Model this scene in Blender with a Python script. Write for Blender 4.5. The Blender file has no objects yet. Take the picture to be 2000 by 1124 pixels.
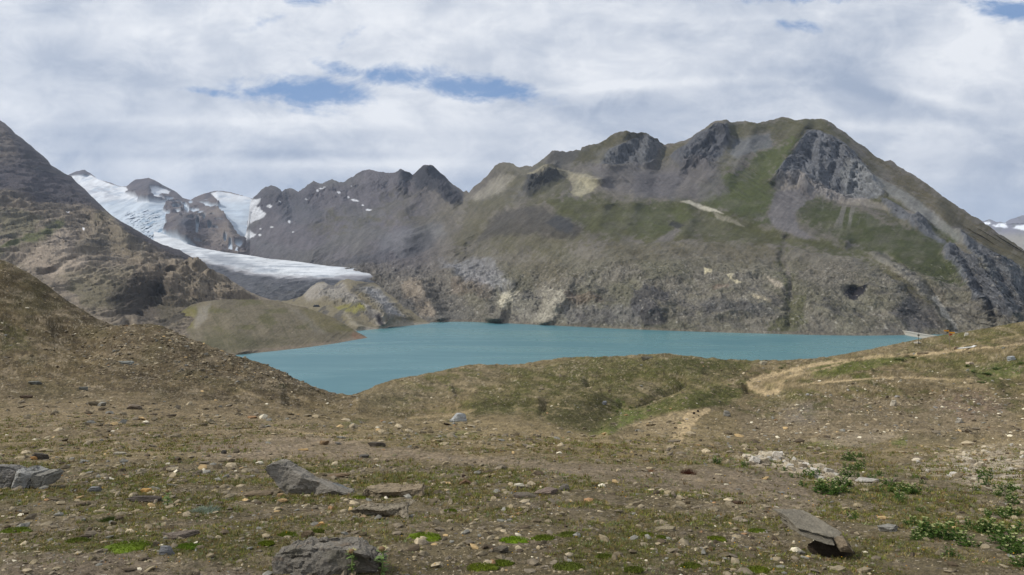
import bpy, math, random
import numpy as np
from mathutils import Vector

# ------------------------------------------------------------------ camera, light, exposure
F = 1389.0          # focal length in photo pixels (2000 px wide)
HOR = 525.0         # photo row of the horizon
S = bpy.context.scene
C = S.collection
cd = bpy.data.cameras.new("camera"); cam = bpy.data.objects.new("camera", cd); C.objects.link(cam)
cd.sensor_width = 36.0; cd.lens = 36.0 * F / 2000.0
cd.shift_y = -(562.0 - HOR) / 2000.0
cam.location = (0, 0, 0); cam.rotation_euler = (math.radians(90), 0, 0)
cd.clip_start = 0.1; cd.clip_end = 60000.0
S.camera = cam
S.view_settings.view_transform = 'Standard'; S.view_settings.look = 'None'
S.view_settings.exposure = 0.0; S.view_settings.gamma = 1.0
try: S.view_settings.use_curve_mapping = False
except Exception: pass

SUN_DIR = Vector((-0.70, 0.02, 0.66)).normalized()
sl = bpy.data.lights.new("sun", 'SUN'); sl.energy = 3.5; sl.angle = math.radians(0.6); sl.color = (1.0, 0.955, 0.88)
so = bpy.data.objects.new("sun", sl); C.objects.link(so)
so.rotation_euler = SUN_DIR.to_track_quat('Z', 'Y').to_euler()
SUN_EL = math.asin(SUN_DIR.z); SUN_AZ = math.atan2(SUN_DIR.x, SUN_DIR.y)

W = bpy.data.worlds.new("World"); S.world = W; W.use_nodes = True

class NT:
    """small node-tree helper"""
    def __init__(s, nt):
        s.t = nt; s.n = nt.nodes; s.l = nt.links
    def add(s, typ, **kw):
        n = s.n.new(typ)
        for k, v in kw.items(): setattr(n, k, v)
        return n
    def put(s, sock, v):
        if isinstance(v, bpy.types.NodeSocket): s.l.new(v, sock)
        elif v is not None: sock.default_value = v
    def math(s, op, a, b=None, c=None, clamp=False):
        n = s.add('ShaderNodeMath', operation=op); n.use_clamp = clamp
        s.put(n.inputs[0], a)
        if b is not None: s.put(n.inputs[1], b)
        if c is not None: s.put(n.inputs[2], c)
        return n.outputs[0]
    def mix(s, f, a, b, mode='MIX'):
        n = s.add('ShaderNodeMix', data_type='RGBA', blend_type=mode)
        s.put(n.inputs[0], f); s.put(n.inputs[6], a); s.put(n.inputs[7], b)
        return n.outputs[2]
    def noise(s, vec, scale, detail=4, rough=0.55, dist=0.0):
        n = s.add('ShaderNodeTexNoise'); s.put(n.inputs['Vector'], vec)
        n.inputs['Scale'].default_value = scale; n.inputs['Detail'].default_value = detail
        n.inputs['Roughness'].default_value = rough; n.inputs['Distortion'].default_value = dist
        return n.outputs[0]
    def ramp(s, v, lo, hi, a=0.0, b=1.0, smooth=True):
        n = s.add('ShaderNodeMapRange'); n.interpolation_type = 'SMOOTHSTEP' if smooth else 'LINEAR'
        s.put(n.inputs[0], v)
        for i, x in zip((1, 2, 3, 4), (lo, hi, a, b)): n.inputs[i].default_value = x
        return n.outputs[0]
    def comb(s, x, y, z=0.0):
        n = s.add('ShaderNodeCombineXYZ')
        s.put(n.inputs[0], x); s.put(n.inputs[1], y); s.put(n.inputs[2], z)
        return n.outputs[0]

def srgb(r, g, b):
    f = lambda c: (c/255/12.92) if c/255 <= 0.04045 else ((c/255+0.055)/1.055)**2.4
    return (f(r), f(g), f(b))

def build_world():
    T = NT(W.node_tree); T.n.clear()
    out = T.add('ShaderNodeOutputWorld'); bg = T.add('ShaderNodeBackground')
    bg.inputs[1].default_value = 0.1
    T.l.new(bg.outputs[0], out.inputs[0])
    sky = T.add('ShaderNodeTexSky'); sky.sky_type = 'NISHITA'; sky.sun_disc = False
    sky.sun_elevation = SUN_EL; sky.sun_rotation = SUN_AZ; sky.altitude = 2400
    sky.air_density = 1.0; sky.dust_density = 0.6
    tc = T.add('ShaderNodeTexCoord'); sp = T.add('ShaderNodeSeparateXYZ')
    T.l.new(tc.outputs['Generated'], sp.inputs[0])
    x, y, z = sp.outputs
    # azimuth-like and elevation-like coordinates of a direction (degrees of a sphere, not of the picture)
    ay = T.math('MAXIMUM', T.math('ABSOLUTE', y), 0.15)
    A = T.math('DIVIDE', x, ay); E = T.math('DIVIDE', z, ay)
    # noise over the sky sphere; lower cloud layers are seen flatter
    def N(sx, sy, off, scale, det, rough, dist): return T.noise(T.comb(T.math('MULTIPLY', A, sx), T.math('MULTIPLY', E, sy), off), scale, det, rough, dist)
    n_big = N(1.0, 1.9, 1.7, 2.2, 6, 0.5, 0.6)
    n_mid = N(1.0, 1.7, 4.2, 5.0, 9, 0.60, 0.3)
    n_puff = N(1.0, 1.7, 8.8, 12.0, 10, 0.62, 0.4)
    n_lines = N(0.7, 7.0, 2.0, 3.4, 8, 0.6, 0.7)
    n_rag = T.math('ADD', T.math('MULTIPLY', N(1.0, 2.2, 9.0, 8.0, 10, 0.66, 0.5), 0.65), T.math('MULTIPLY', N(1.0, 1.6, 3.3, 26.0, 8, 0.66, 0.3), 0.35))
    def blob(px, py, rx, ry, tilt=0.0):
        """soft hump, 1 in the middle to 0 at the rim, at the compass bearing / height given by a photo direction"""
        a0, e0 = (px-1000)/F, (HOR-py)/F
        da = T.math('SUBTRACT', A, a0); de = T.math('ADD', T.math('SUBTRACT', E, e0), T.math('MULTIPLY', da, tilt))
        q = T.math('ADD', T.math('POWER', T.math('ABSOLUTE', T.math('DIVIDE', da, rx/F)), 2.0), T.math('POWER', T.math('ABSOLUTE', T.math('DIVIDE', de, ry/F)), 2.0))
        return T.math('POWER', 2.718, T.math('MULTIPLY', q, -1.0))
    def total(lst):
        r = lst[0]
        for b in lst[1:]: r = T.math('MAXIMUM', r, b)
        return r
    def summed(lst):
        r = lst[0]
        for b in lst[1:]: r = T.math('ADD', r, b)
        return r
    gaps = total([T.math('MULTIPLY', blob(*b[:5]), b[5]) for b in [
        (605, 182, 135, 34, 0.04, 1.1), (945, 172, 125, 26, 0.12, 1.1), (775, 150, 75, 26, 0.0, 0.95), (660, 135, 60, 22, 0.3, 0.62), (420, 182, 150, 10, 0.14, 0.5),
        (1975, 24, 90, 24, 0.2, 1.0), (1560, 0, 110, 14, 0.0, 0.7), (1560, 52, 70, 18, 0.0, 0.62), (505, 48, 60, 18, -0.3, 0.6), (690, 70, 50, 22, -0.4, 0.55), (600, 4, 60, 12, 0, 0.6), (860, 150, 30, 30, 0.2, 0.6)]])
    gap = T.math('ADD', T.math('MULTIPLY', gaps, 1.0), T.math('MULTIPLY', T.math('SUBTRACT', n_rag, 0.5), 3.2))
    gap = T.math('MULTIPLY', T.ramp(gap, 0.22, 0.95), T.ramp(gaps, 0.08, 0.3))
    hz = T.ramp(E, 0.02, 0.16, 1.0, 0.0)
    br = T.math('ADD', T.math('MULTIPLY', T.ramp(n_big, 0.36, 0.64), 0.20), T.math('MULTIPLY', T.ramp(n_mid, 0.38, 0.62), 0.34))
    br = T.math('ADD', br, T.math('ADD', T.math('MULTIPLY', T.ramp(n_puff, 0.34, 0.66), 0.30), T.math('MULTIPLY', T.ramp(n_lines, 0.34, 0.66), 0.10)))
    shade = summed([T.math('MULTIPLY', blob(*b[:5]), b[5]) for b in [
        (110, 110, 170, 90, 0.0, -0.42), (150, 268, 120, 42, 0.0, -0.34), (560, 302, 380, 11, 0.0, -0.26), (1300, 218, 330, 34, 0.0, -0.30), (1560, 150, 230, 36, 0.0, -0.28), (1250, 60, 300, 50, 0, -0.16), (1640, 100, 120, 60, -0.5, -0.22),
        (1790, 208, 140, 16, 0.3, -0.30), (980, 262, 240, 18, 0.0, -0.22), (700, 372, 420, 26, 0.0, -0.30), (1900, 320, 200, 40, 0.0, -0.20), (1600, 262, 160, 10, 0, -0.2),
        (1240, 168, 260, 11, -0.06, 0.42), (1880, 110, 110, 75, -0.35, 0.40), (50, 215, 70, 40, 0.0, 0.4), (20, 60, 60, 60, 0, 0.25), (740, 225, 45, 34, 0.0, 0.42), (420, 235, 220, 14, 0.0, 0.3), (1860, 200, 110, 13, 0.25, 0.34),
        (1700, 248, 180, 16, 0, 0.28), (560, 240, 330, 28, 0, 0.22), (950, 60, 260, 50, 0, 0.3), (700, 322, 260, 11, 0, 0.34), (300, 50, 120, 50, 0, 0.28), (1100, 130, 160, 30, 0, 0.24), (1780, 340, 160, 12, 0, 0.2)]])
    br = T.math('ADD', T.math('ADD', br, shade), 0.12, clamp=True)
    cd_ = srgb(166, 179, 200); cb = srgb(242, 245, 250)
    cloud = T.mix(br, tuple(10*c for c in cd_)+(1,), tuple(10*c for c in cb)+(1,))
    cloud = T.mix(T.math('MULTIPLY', hz, 0.5), cloud, tuple(10*c for c in srgb(180, 198, 221))+(1,))
    # clear blue seen through the gaps: Nishita sky toned to the exposure of the picture
    blue = T.mix(0.75, sky.outputs[0], tuple(10*c for c in srgb(112, 152, 204))+(1,))
    col = T.mix(T.math('MULTIPLY', gap, 0.92), cloud, blue)
    T.l.new(col, bg.inputs[0])
build_world()

# ------------------------------------------------------------------ numeric helpers
rng = np.random.default_rng(11); random.seed(5)

def _hash(ix, iy, iz, seed):
    h = (ix.astype(np.int64)*374761393 + iy.astype(np.int64)*668265263 + iz.astype(np.int64)*2147483647 + seed*974634777) & 0xFFFFFFFF
    h = ((h ^ (h >> 13)) * 1274126177) & 0xFFFFFFFF
    h = ((h ^ (h >> 16)) * 2246822519) & 0xFFFFFFFF
    return ((h ^ (h >> 15)) & 0xFFFF).astype(np.float32) / 65535.0

def vnoise(x, y, z=None, seed=0):
    """smooth value noise, -1..1"""
    if z is None:
        fx, fy = np.floor(x), np.floor(y); tx, ty = x-fx, y-fy
        tx = tx*tx*tx*(tx*(tx*6-15)+10); ty = ty*ty*ty*(ty*(ty*6-15)+10)
        o = np.zeros_like(fx)
        a = _hash(fx, fy, o, seed); b = _hash(fx+1, fy, o, seed); c = _hash(fx, fy+1, o, seed); d = _hash(fx+1, fy+1, o, seed)
        return ((a*(1-tx)+b*tx)*(1-ty)+(c*(1-tx)+d*tx)*ty)*2-1
    fx, fy, fz = np.floor(x), np.floor(y), np.floor(z); tx, ty, tz = x-fx, y-fy, z-fz
    tx = tx*tx*(3-2*tx); ty = ty*ty*(3-2*ty); tz = tz*tz*(3-2*tz)
    r = 0
    for k, wz in ((0, 1-tz), (1, tz)):
        a = _hash(fx, fy, fz+k, seed); b = _hash(fx+1, fy, fz+k, seed); c = _hash(fx, fy+1, fz+k, seed); d = _hash(fx+1, fy+1, fz+k, seed)
        r = r + ((a*(1-tx)+b*tx)*(1-ty)+(c*(1-tx)+d*tx)*ty)*wz
    return r*2-1

def fbm(x, y, z=None, oct=5, seed=0, gain=0.5, lac=2.03):
    r = 0; a = 1.0; t = 0
    for i in range(oct):
        r = r + a*vnoise(x+17.3*i, y-9.1*i, None if z is None else z+5.7*i, seed+i*7); t += a
        a *= gain; x = x*lac; y = y*lac
        if z is not None: z = z*lac
    return r/t

def ridged(x, y, z=None, oct=5, seed=0, gain=0.55, lac=2.05):
    r = 0; a = 1.0; t = 0
    for i in range(oct):
        r = r + a*(1-2*np.abs(vnoise(x+13.3*i, y-7.1*i, None if z is None else z+5.7*i, seed+i*7))); t += a
        a *= gain; x = x*lac; y = y*lac
        if z is not None: z = z*lac
    return r/t

def tps(pts):
    P = np.array([(p[0]/1000., p[1]/500.) for p in pts]); V = np.log(np.array([p[2] for p in pts], float))
    def k(r2): return 0.5*r2*np.log(r2+1e-9)
    n = len(P); A = np.zeros((n+3, n+3))
    d2 = ((P[:, None]-P[None])**2).sum(-1)
    A[:n, :n] = k(d2) + np.eye(n)*0.0015
    A[:n, n] = 1; A[:n, n+1:] = P; A[n, :n] = 1; A[n+1:, :n] = P.T
    w = np.linalg.solve(A, np.concatenate([V, [0, 0, 0]]))
    def f(px, py):
        x = px/1000.; y = py/500.
        r = w[n] + w[n+1]*x + w[n+2]*y
        for i in range(n):
            r = r + w[i]*k((x-P[i, 0])**2+(y-P[i, 1])**2)
        return np.exp(r)
    return f

def pline(pts):
    xs = np.array([p[0] for p in pts], float); ys = np.array([p[1] for p in pts], float)
    return lambda x: np.interp(x, xs, ys)

def dist_poly(px, py, pts, closed=False):
    """distance from every point to a polyline"""
    d = np.full(px.shape, 1e9); P = list(pts) + ([pts[0]] if closed else [])
    for (x0, y0), (x1, y1) in zip(P[:-1], P[1:]):
        dx, dy = x1-x0, y1-y0; L = dx*dx+dy*dy+1e-9
        t = np.clip(((px-x0)*dx+(py-y0)*dy)/L, 0, 1)
        d = np.minimum(d, (px-x0-t*dx)**2+(py-y0-t*dy)**2)
    return np.sqrt(d)

def inside(px, py, pts):
    r = np.zeros(px.shape, bool); n = len(pts)
    for i in range(n):
        x0, y0 = pts[i]; x1, y1 = pts[(i+1) % n]
        if y0 == y1: continue
        c = ((y0 > py) != (y1 > py)) & (px < (x1-x0)*(py-y0)/(y1-y0)+x0)
        r ^= c
    return r

def zone(px, py, pts, soft=6.0):
    d = dist_poly(px, py, pts, True); s = np.where(inside(px, py, pts), d, -d)
    t = np.clip(s/soft*0.5+0.5, 0, 1)
    return t*t*(3-2*t)

def smooth(t): t = np.clip(t, 0, 1); return t*t*(3-2*t)

def new_mesh(name, co, faces, mats=(), colors=None, smooth_=True, attr='tint'):
    """co (n,3), faces (m,3|4)"""
    me = bpy.data.meshes.new(name)
    co = np.asarray(co, np.float32); faces = np.asarray(faces, np.int32)
    m, k = faces.shape
    me.vertices.add(len(co)); me.vertices.foreach_set('co', co.ravel())
    me.loops.add(m*k); me.loops.foreach_set('vertex_index', faces.ravel())
    me.polygons.add(m)
    me.polygons.foreach_set('loop_start', np.arange(0, m*k, k, dtype=np.int32))
    try: me.polygons.foreach_set('loop_total', np.full(m, k, np.int32))
    except Exception: pass
    me.polygons.foreach_set('use_smooth', np.full(m, smooth_, bool))
    for mm in mats: me.materials.append(mm)
    if colors is not None:
        a = me.color_attributes.new(attr, 'FLOAT_COLOR', 'POINT')
        c = np.ones((len(co), 4), np.float32); c[:, :colors.shape[1]] = colors
        a.data.foreach_set('color', c.ravel())
    me.update(calc_edges=True); me.validate(clean_customdata=False)
    return me

def link(name, me, parent=None, **props):
    o = bpy.data.objects.new(name, me); C.objects.link(o)
    if parent: o.parent = parent
    for k, v in props.items():
        if v is not None: o[k] = v
    return o

def thing(o, label, category, group=None):
    o['label'] = label; o['category'] = category; o['kind'] = 'thing'
    if group: o['group'] = group
    return o

def compact(co, faces, col):
    used = np.unique(faces); mp = np.full(len(co), -1, np.int64); mp[used] = np.arange(len(used))
    return co[used], mp[faces], col[used]

# ------------------------------------------------------------------ materials
def terrain_mat(name, scale, bump, contrast=0.5, rough=0.95, fine=None, detail=8):
    """albedo from the terrain's own colour attribute, broken up by rock grain, plus real bump"""
    m = bpy.data.materials.new(name); m.use_nodes = True; T = NT(m.node_tree)
    b = T.n['Principled BSDF']; b.inputs['Roughness'].default_value = rough
    b.inputs['Specular IOR Level'].default_value = 0.15
    at = T.add('ShaderNodeAttribute', attribute_name='tint')
    tc = T.add('ShaderNodeTexCoord'); v = tc.outputs['Object']
    n1 = T.noise(v, scale, detail, 0.65)
    n2 = T.noise(v, scale*7.3, 5, 0.7)
    s = T.math('ADD', T.math('MULTIPLY', T.math('SUBTRACT', n1, 0.5), contrast*2.2), T.math('MULTIPLY', T.math('SUBTRACT', n2, 0.5), contrast*1.6))
    s = T.math('MAXIMUM', T.math('ADD', s, 1.0), 0.25)
    hs = T.add('ShaderNodeVectorMath', operation='SCALE'); T.l.new(at.outputs['Color'], hs.inputs[0]); T.l.new(s, hs.inputs['Scale'])
    T.l.new(hs.outputs[0], b.inputs['Base Color'])
    bp = T.add('ShaderNodeBump'); bp.inputs['Strength'].default_value = 1.0; bp.inputs['Distance'].default_value = bump
    hgt = T.math('ADD', n1, T.math('MULTIPLY', n2, 0.35))
    T.l.new(hgt, bp.inputs['Height']); T.l.new(bp.outputs[0], b.inputs['Normal'])
    return m

M_far = terrain_mat('mountain_rock', 0.02, 7.0, 0.32)
M_mid = terrain_mat('slope_rock', 0.05, 3.0, 0.34)

def ice_mat():
    m = bpy.data.materials.new('glacier_ice'); m.use_nodes = True; T = NT(m.node_tree)
    b = T.n['Principled BSDF']; b.inputs['Roughness'].default_value = 0.65
    at = T.add('ShaderNodeAttribute', attribute_name='tint'); tc = T.add('ShaderNodeTexCoord')
    mp = T.add('ShaderNodeMapping'); mp.inputs['Scale'].default_value = (1.0, 0.3, 1.0); T.l.new(tc.outputs['Object'], mp.inputs[0])
    n = T.noise(mp.outputs[0], 0.012, 8, 0.65)
    s = T.ramp(n, 0.3, 0.7, 0.8, 1.12)
    hs = T.add('ShaderNodeVectorMath', operation='SCALE'); T.l.new(at.outputs['Color'], hs.inputs[0]); T.l.new(s, hs.inputs['Scale'])
    T.l.new(hs.outputs[0], b.inputs['Base Color'])
    bp = T.add('ShaderNodeBump'); bp.inputs['Distance'].default_value = 5.0; T.l.new(n, bp.inputs['Height']); T.l.new(bp.outputs[0], b.inputs['Normal'])
    return m
M_ice = ice_mat()

# ------------------------------------------------------------------ mountains
def col_over(base, mask, c, k=1.0):
    m = (mask*k)[..., None]
    return base*(1-m)+np.array(c)[None, None, :]*m

def relief(px0, px1, nx, ny, top, bot, depth, back_slope=0.75, back_rows=10, back_step=60.0, jag=1.5, jag_len=14.0, seed=0, warp=1.0, shape=None, paint=None, albedo=1.0):
    """a mountain face: a grid of surface points at their true distances, with a back slope behind the crest.
       shape(px,py,Y,X,Z) -> metres towards (+) the viewer;  paint(...) -> albedo"""
    u = np.linspace(px0, px1, nx); v = np.linspace(0, 1, ny)
    tp = top(u) + jag*fbm(u/jag_len, u*0+seed, oct=5, seed=seed, gain=0.65)
    bt = bot(u)
    PX = np.repeat(u[None], ny, 0); PY = bt[None]+(tp-bt)[None]*v[:, None]
    Y = depth(PX, PY)
    X = (PX-1000)/F*Y; Z = (HOR-PY)/F*Y
    lift = 0
    if shape is not None:
        r_ = shape(PX, PY, Y, X, Z)
        if isinstance(r_, tuple):
            fade = (0.12+0.88*smooth((PY-tp[None])/34.0))*smooth((PY-tp[None])/5.0+0.1)*smooth((bt[None]-PY)/6.0+0.15)
            Y = Y - r_[0] - 0.5*r_[1]*fade; lift = 0.62*r_[1]*fade
        else: Y = Y - r_
    X = (PX-1000)/F*Y; Z = (HOR-PY)/F*Y + lift
    col = paint(PX, PY, Y, X, Z)*albedo
    rows = [np.stack([X, Y, Z], -1)]; cols = [col]
    Yt, Zt = Y[-1], Z[-1]
    for k in range(1, back_rows+1):
        s = back_step*(k**1.5)
        Yb = Yt + s; Xb = (u-1000)/F*Yb
        Zb = Zt - back_slope*s*(0.25+0.75*min(1, k/3)) + 3*np.sin(k*2.1+u*0.05)
        # the far side must stay below the line of sight over the crest
        Zb = np.minimum(Zb, (HOR-tp)/F*Yb - 0.02*s)
        rows.append(np.stack([Xb, Yb, Zb], -1)[None]); cols.append(cols[0][-1:][:])
    G = np.concatenate(rows, 0); K = np.concatenate(cols, 0)
    n = G.shape[0]
    idx = np.arange(n*nx).reshape(n, nx)
    faces = np.stack([idx[:-1, :-1], idx[:-1, 1:], idx[1:, 1:], idx[1:, :-1]], -1).reshape(-1, 4)
    return G.reshape(-1, 3), faces, K.reshape(-1, 3), (PX, PY, n, nx)

def ridge(px, py, pts, w, amp, sharp=1.0):
    d = dist_poly(px, py, pts)/w
    return amp*np.exp(-d**(2*sharp) if sharp != 0.5 else -d)

def dome(px, py, cx, cy, rx, ry, amp, p=2.0):
    q = ((px-cx)/rx)**2+((py-cy)/ry)**2
    return amp*np.exp(-q**(p/2))

c = srgb
GRASS = c(86, 94, 44); OLIVE = c(99, 96, 62); SCREE = c(116, 111, 107); GREY = c(108, 109, 112); DARK = c(70, 68, 70)
PALE = c(166, 158, 140); YELL = c(178, 166, 128); BROWN = c(110, 98, 78); RUST = c(140, 112, 90); WHITE = c(232, 232, 230)
BLUEG = c(120, 128, 136)

# ---- the snowy peaks round the glacier (far left)
def far_peaks():
    top = pline([(60, 400), (100, 372), (128, 345), (140, 339), (152, 334), (165, 332), (176, 338), (190, 350), (200, 353), (215, 357), (232, 364), (246, 365), (254, 358), (265, 351), (275, 350), (290, 348), (300, 351), (318, 362), (345, 376), (356, 386), (372, 391), (385, 384), (400, 378), (418, 374), (432, 373), (450, 376), (462, 379), (480, 384), (495, 389), (530, 400), (600, 420)])
    bot = pline([(60, 470), (250, 500), (420, 540), (500, 530), (600, 530)])
    D = tps([(165, 332, 6600), (60, 400, 6400), (290, 348, 5800), (372, 391, 5600), (420, 375, 5300), (495, 388, 5000), (200, 400, 5300), (250, 380, 5700), (330, 395, 5000), (250, 440, 4500), (330, 470, 3700), (400, 430, 4300), (470, 490, 3500), (480, 420, 4500), (350, 490, 3500), (600, 420, 5200), (600, 530, 3400), (60, 470, 4800), (410, 535, 3100)])
    ice = [
        [(128, 346), (150, 344), (178, 343), (196, 352), (222, 362), (246, 366), (250, 372), (244, 378), (262, 384), (272, 388), (268, 394), (325, 394), (338, 393), (322, 404), (318, 412), (332, 420), (322, 432), (326, 445), (318, 452), (330, 462), (345, 465), (356, 470), (380, 482), (420, 505), (300, 505), (230, 450), (150, 400)],
        [(412, 378), (425, 374), (450, 378), (480, 384), (500, 392), (508, 392), (508, 400), (498, 403), (512, 412), (520, 424), (514, 430), (498, 434), (490, 440), (482, 442), (500, 460), (497, 466), (480, 470), (470, 468), (462, 458), (450, 445), (440, 430), (425, 415), (405, 405), (385, 400), (383, 397), (402, 398), (425, 405), (430, 403), (420, 390)],
        [(292, 370), (304, 366), (320, 370), (332, 374), (328, 380), (316, 380), (310, 386), (322, 392), (300, 392), (302, 380), (294, 374)],
        [(322, 391), (328, 388), (338, 388), (340, 393), (330, 394)],
    ]
    spots = [(360, 402, 5, 2.0), (372, 396, 4, 3), (352, 423, 9, 2), (378, 428, 6, 3), (386, 445, 3, 10), (428, 440, 7, 2.5), (415, 432, 4, 1.5), (402, 394, 5, 1.5), (386, 477, 6, 1.5), (450, 484, 3, 9), (466, 478, 6, 3), (345, 408, 8, 1.5), (366, 410, 3, 5), (380, 412, 8, 2), (462, 490, 2.5, 6), (300, 380, 4, 5), (338, 402, 7, 2), (350, 398, 5, 2), (362, 407, 3, 6), (392, 418, 5, 3), (398, 432, 3, 5), (372, 438, 7, 2), (356, 432, 5, 2), (410, 448, 4, 3), (384, 460, 2.5, 6), (345, 415, 6, 2), (420, 452, 4, 2), (440, 470, 3, 6)]
    def icem(px, py):
        wx = 1.6*fbm(px/7, py/7, oct=4, seed=3); wy = 1.2*fbm(px/7+40, py/7, oct=4, seed=4)
        m = np.zeros(px.shape)
        for P in ice: m = np.maximum(m, zone(px+wx, py+wy, P, 1.2))
        for (x, y, rx, ry) in spots: m = np.maximum(m, smooth(1.5*(1.25-np.sqrt(((px-x+wx*1.2)/rx/1.25)**2+((py-y+wy)/ry/1.25)**2))))
        # the crag in the middle of the icefall
        return m
    def shape(px, py, Y, X, Z):
        m = icem(px, py); r = 1-m
        nn = r*(95*ridged(X/420, Y/420, Z/600, oct=7, seed=21, gain=0.6)); s = 0*px
        fall = zone(px, py, [(240, 415), (318, 412), (330, 470), (300, 480), (250, 440)], 18)
        s += fall*m*(52*ridged(X/55, Z/30, oct=4, seed=8, gain=0.7))
        s += m*(1-fall)*22*fbm(X/260, Z/160, oct=4, seed=31)
        s += dome(px, py, 362, 455, 22, 30, 260) + ridge(px, py, [(290, 349), (285, 390)], 25, 180) + ridge(px, py, [(420, 376), (425, 410), (450, 460), (470, 490)], 14, 120)
        s += ridge(px, py, [(165, 332), (155, 345)], 12, 120)
        return s, nn
    def paint(px, py, Y, X, Z):
        K = np.zeros(px.shape+(3,)); K[:] = c(112, 104, 104)
        n = fbm(X/150, Z/90, oct=5, seed=2)
        K = col_over(K, smooth(n*1.6+0.3), c(82, 78, 84), 0.8)
        K = col_over(K, zone(px, py, [(330, 420), (480, 400), (480, 500), (420, 540), (330, 500)], 14)*smooth(0.6+fbm(X/90, Z/90, oct=4, seed=9)), c(140, 130, 122), 0.7)
        K = col_over(K, dome(px, py, 360, 450, 18, 18, 1), c(78, 82, 92), 0.8)
        m = icem(px, py)
        snow = np.zeros(px.shape+(3,)); snow[:] = c(222, 226, 232)
        bl = smooth((py-388)/12)
        snow = col_over(snow, bl, c(196, 208, 220)); snow = col_over(snow, smooth(fbm(X/120, Z/40, oct=6, seed=13, gain=0.65)*2.2), c(160, 176, 194), 0.75)
        snow = col_over(snow, smooth((fbm(X/50, Z/24, oct=4, seed=19))*2.4)*zone(px, py, [(270, 415), (325, 412), (325, 470), (300, 470)], 15), c(118, 150, 178), 1.0)
        snow = col_over(snow, zone(px, py, [(163, 372), (180, 360), (205, 360), (235, 372), (225, 385), (180, 385)], 14)*smooth(0.4+1.5*fbm(px/14, py/5, oct=3, seed=6)), c(160, 162, 172), 0.8)
        return K*(1-m[..., None])+snow*m[..., None]
    co, fc, K, (PX, PY, n, nx) = relief(60, 600, 560, 280, top, bot, D, 0.6, 8, 90, jag=1.2, jag_len=9, seed=71, shape=shape, paint=paint, albedo=0.74)
    m = np.zeros((n, nx)); m[:PX.shape[0]] = icem(PX, PY); m[PX.shape[0]:] = 0
    mf = m.ravel()[fc].mean(1) > 0.5
    a = compact(co, fc[mf], K); link('glacier', new_mesh('glacier', a[0], a[1], [M_ice], a[2]), kind='structure')
    a = compact(co, fc[~mf], K); link('mountain', new_mesh('mountain', a[0], a[1], [M_far], a[2]), kind='structure')
far_peaks()

# ---- the flat lower tongue of the glacier
def glacier_tongue():
    top = pline([(300, 452), (322, 458), (332, 463), (350, 468), (362, 476), (385, 483), (410, 488), (440, 493), (500, 501), (520, 505), (560, 509), (600, 514), (640, 520), (720, 526), (760, 530), (800, 536)])
    bot = lambda u: np.interp(u, [300, 400, 500, 620, 800], [500, 560, 605, 620, 620])
    D = tps([(300, 452, 3900), (340, 466, 3450), (400, 487, 3000), (500, 502, 2600), (620, 517, 2250), (720, 526, 2050), (800, 536, 1950), (300, 500, 3000), (400, 560, 1900), (450, 540, 2150), (560, 560, 1800), (650, 560, 1720), (600, 600, 1500), (700, 545, 1850), (800, 620, 1350), (500, 605, 1500)])
    def shape(px, py, Y, X, Z):
        rub = smooth((py-536)/10)
        return 12*fbm(X/140, Y/120, oct=4, seed=44)+dome(px, py, 560, 562, 60, 16, 50), rub*9*ridged(X/60, Y/70, oct=5, seed=46, gain=0.55)+(1-rub)*7*ridged((X+Y)/40, (Y-X)/90, oct=3, seed=47)
    def paint(px, py, Y, X, Z):
        K = np.zeros(px.shape+(3,)); K[:] = c(206, 210, 214)
        s = fbm((px+1.5*py)/60, py/3.0, oct=5, seed=5)
        K = col_over(K, smooth(s*2.4), c(150, 158, 168), 0.8); K = col_over(K, smooth(fbm((px+0.8*py)/16, py/1.6, oct=4, seed=7)*2.6-0.5), c(128, 134, 142), 0.6)
        # grey silt bands, then the rubble covered front
        edge = np.interp(px, [380, 430, 480, 520, 560, 620, 680, 730, 800], [500, 517, 531, 537, 540, 542, 541, 536, 530])
        w = 5*fbm(px/40, py/9, oct=4, seed=12)
        K = col_over(K, smooth((py-edge+7+w*2)/14), c(122, 118, 122), 0.8)
        K = col_over(K, smooth((py-edge-1+w)/8), c(44, 46, 54))
        K = col_over(K, zone(px, py+w, [(395, 492), (430, 497), (500, 520), (530, 526), (480, 524), (430, 514), (410, 508)], 5)*0.8, c(130, 136, 146))
        K = col_over(K, smooth((py-546+w)/12), c(34, 36, 42)); K = col_over(K, smooth(fbm(X/60, py/8, oct=4, seed=15)*2)*smooth((py-540)/10), c(62, 62, 68), 0.7)
        K = col_over(K, smooth((py-540)/10)*smooth(vnoise(px/12, py/2.2, seed=77)*3-0.8), c(84, 84, 88), 0.4)
        return K
    co, fc, K, _ = relief(300, 800, 500, 200, top, bot, D, 0.1, 3, 40, jag=0.5, jag_len=20, seed=9, shape=shape, paint=paint)
    K = np.clip(K*0.9, 0, 1)
    link('glacier_tongue', new_mesh('glacier_tongue', co, fc, [M_ice], K), kind='structure')
glacier_tongue()

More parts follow.
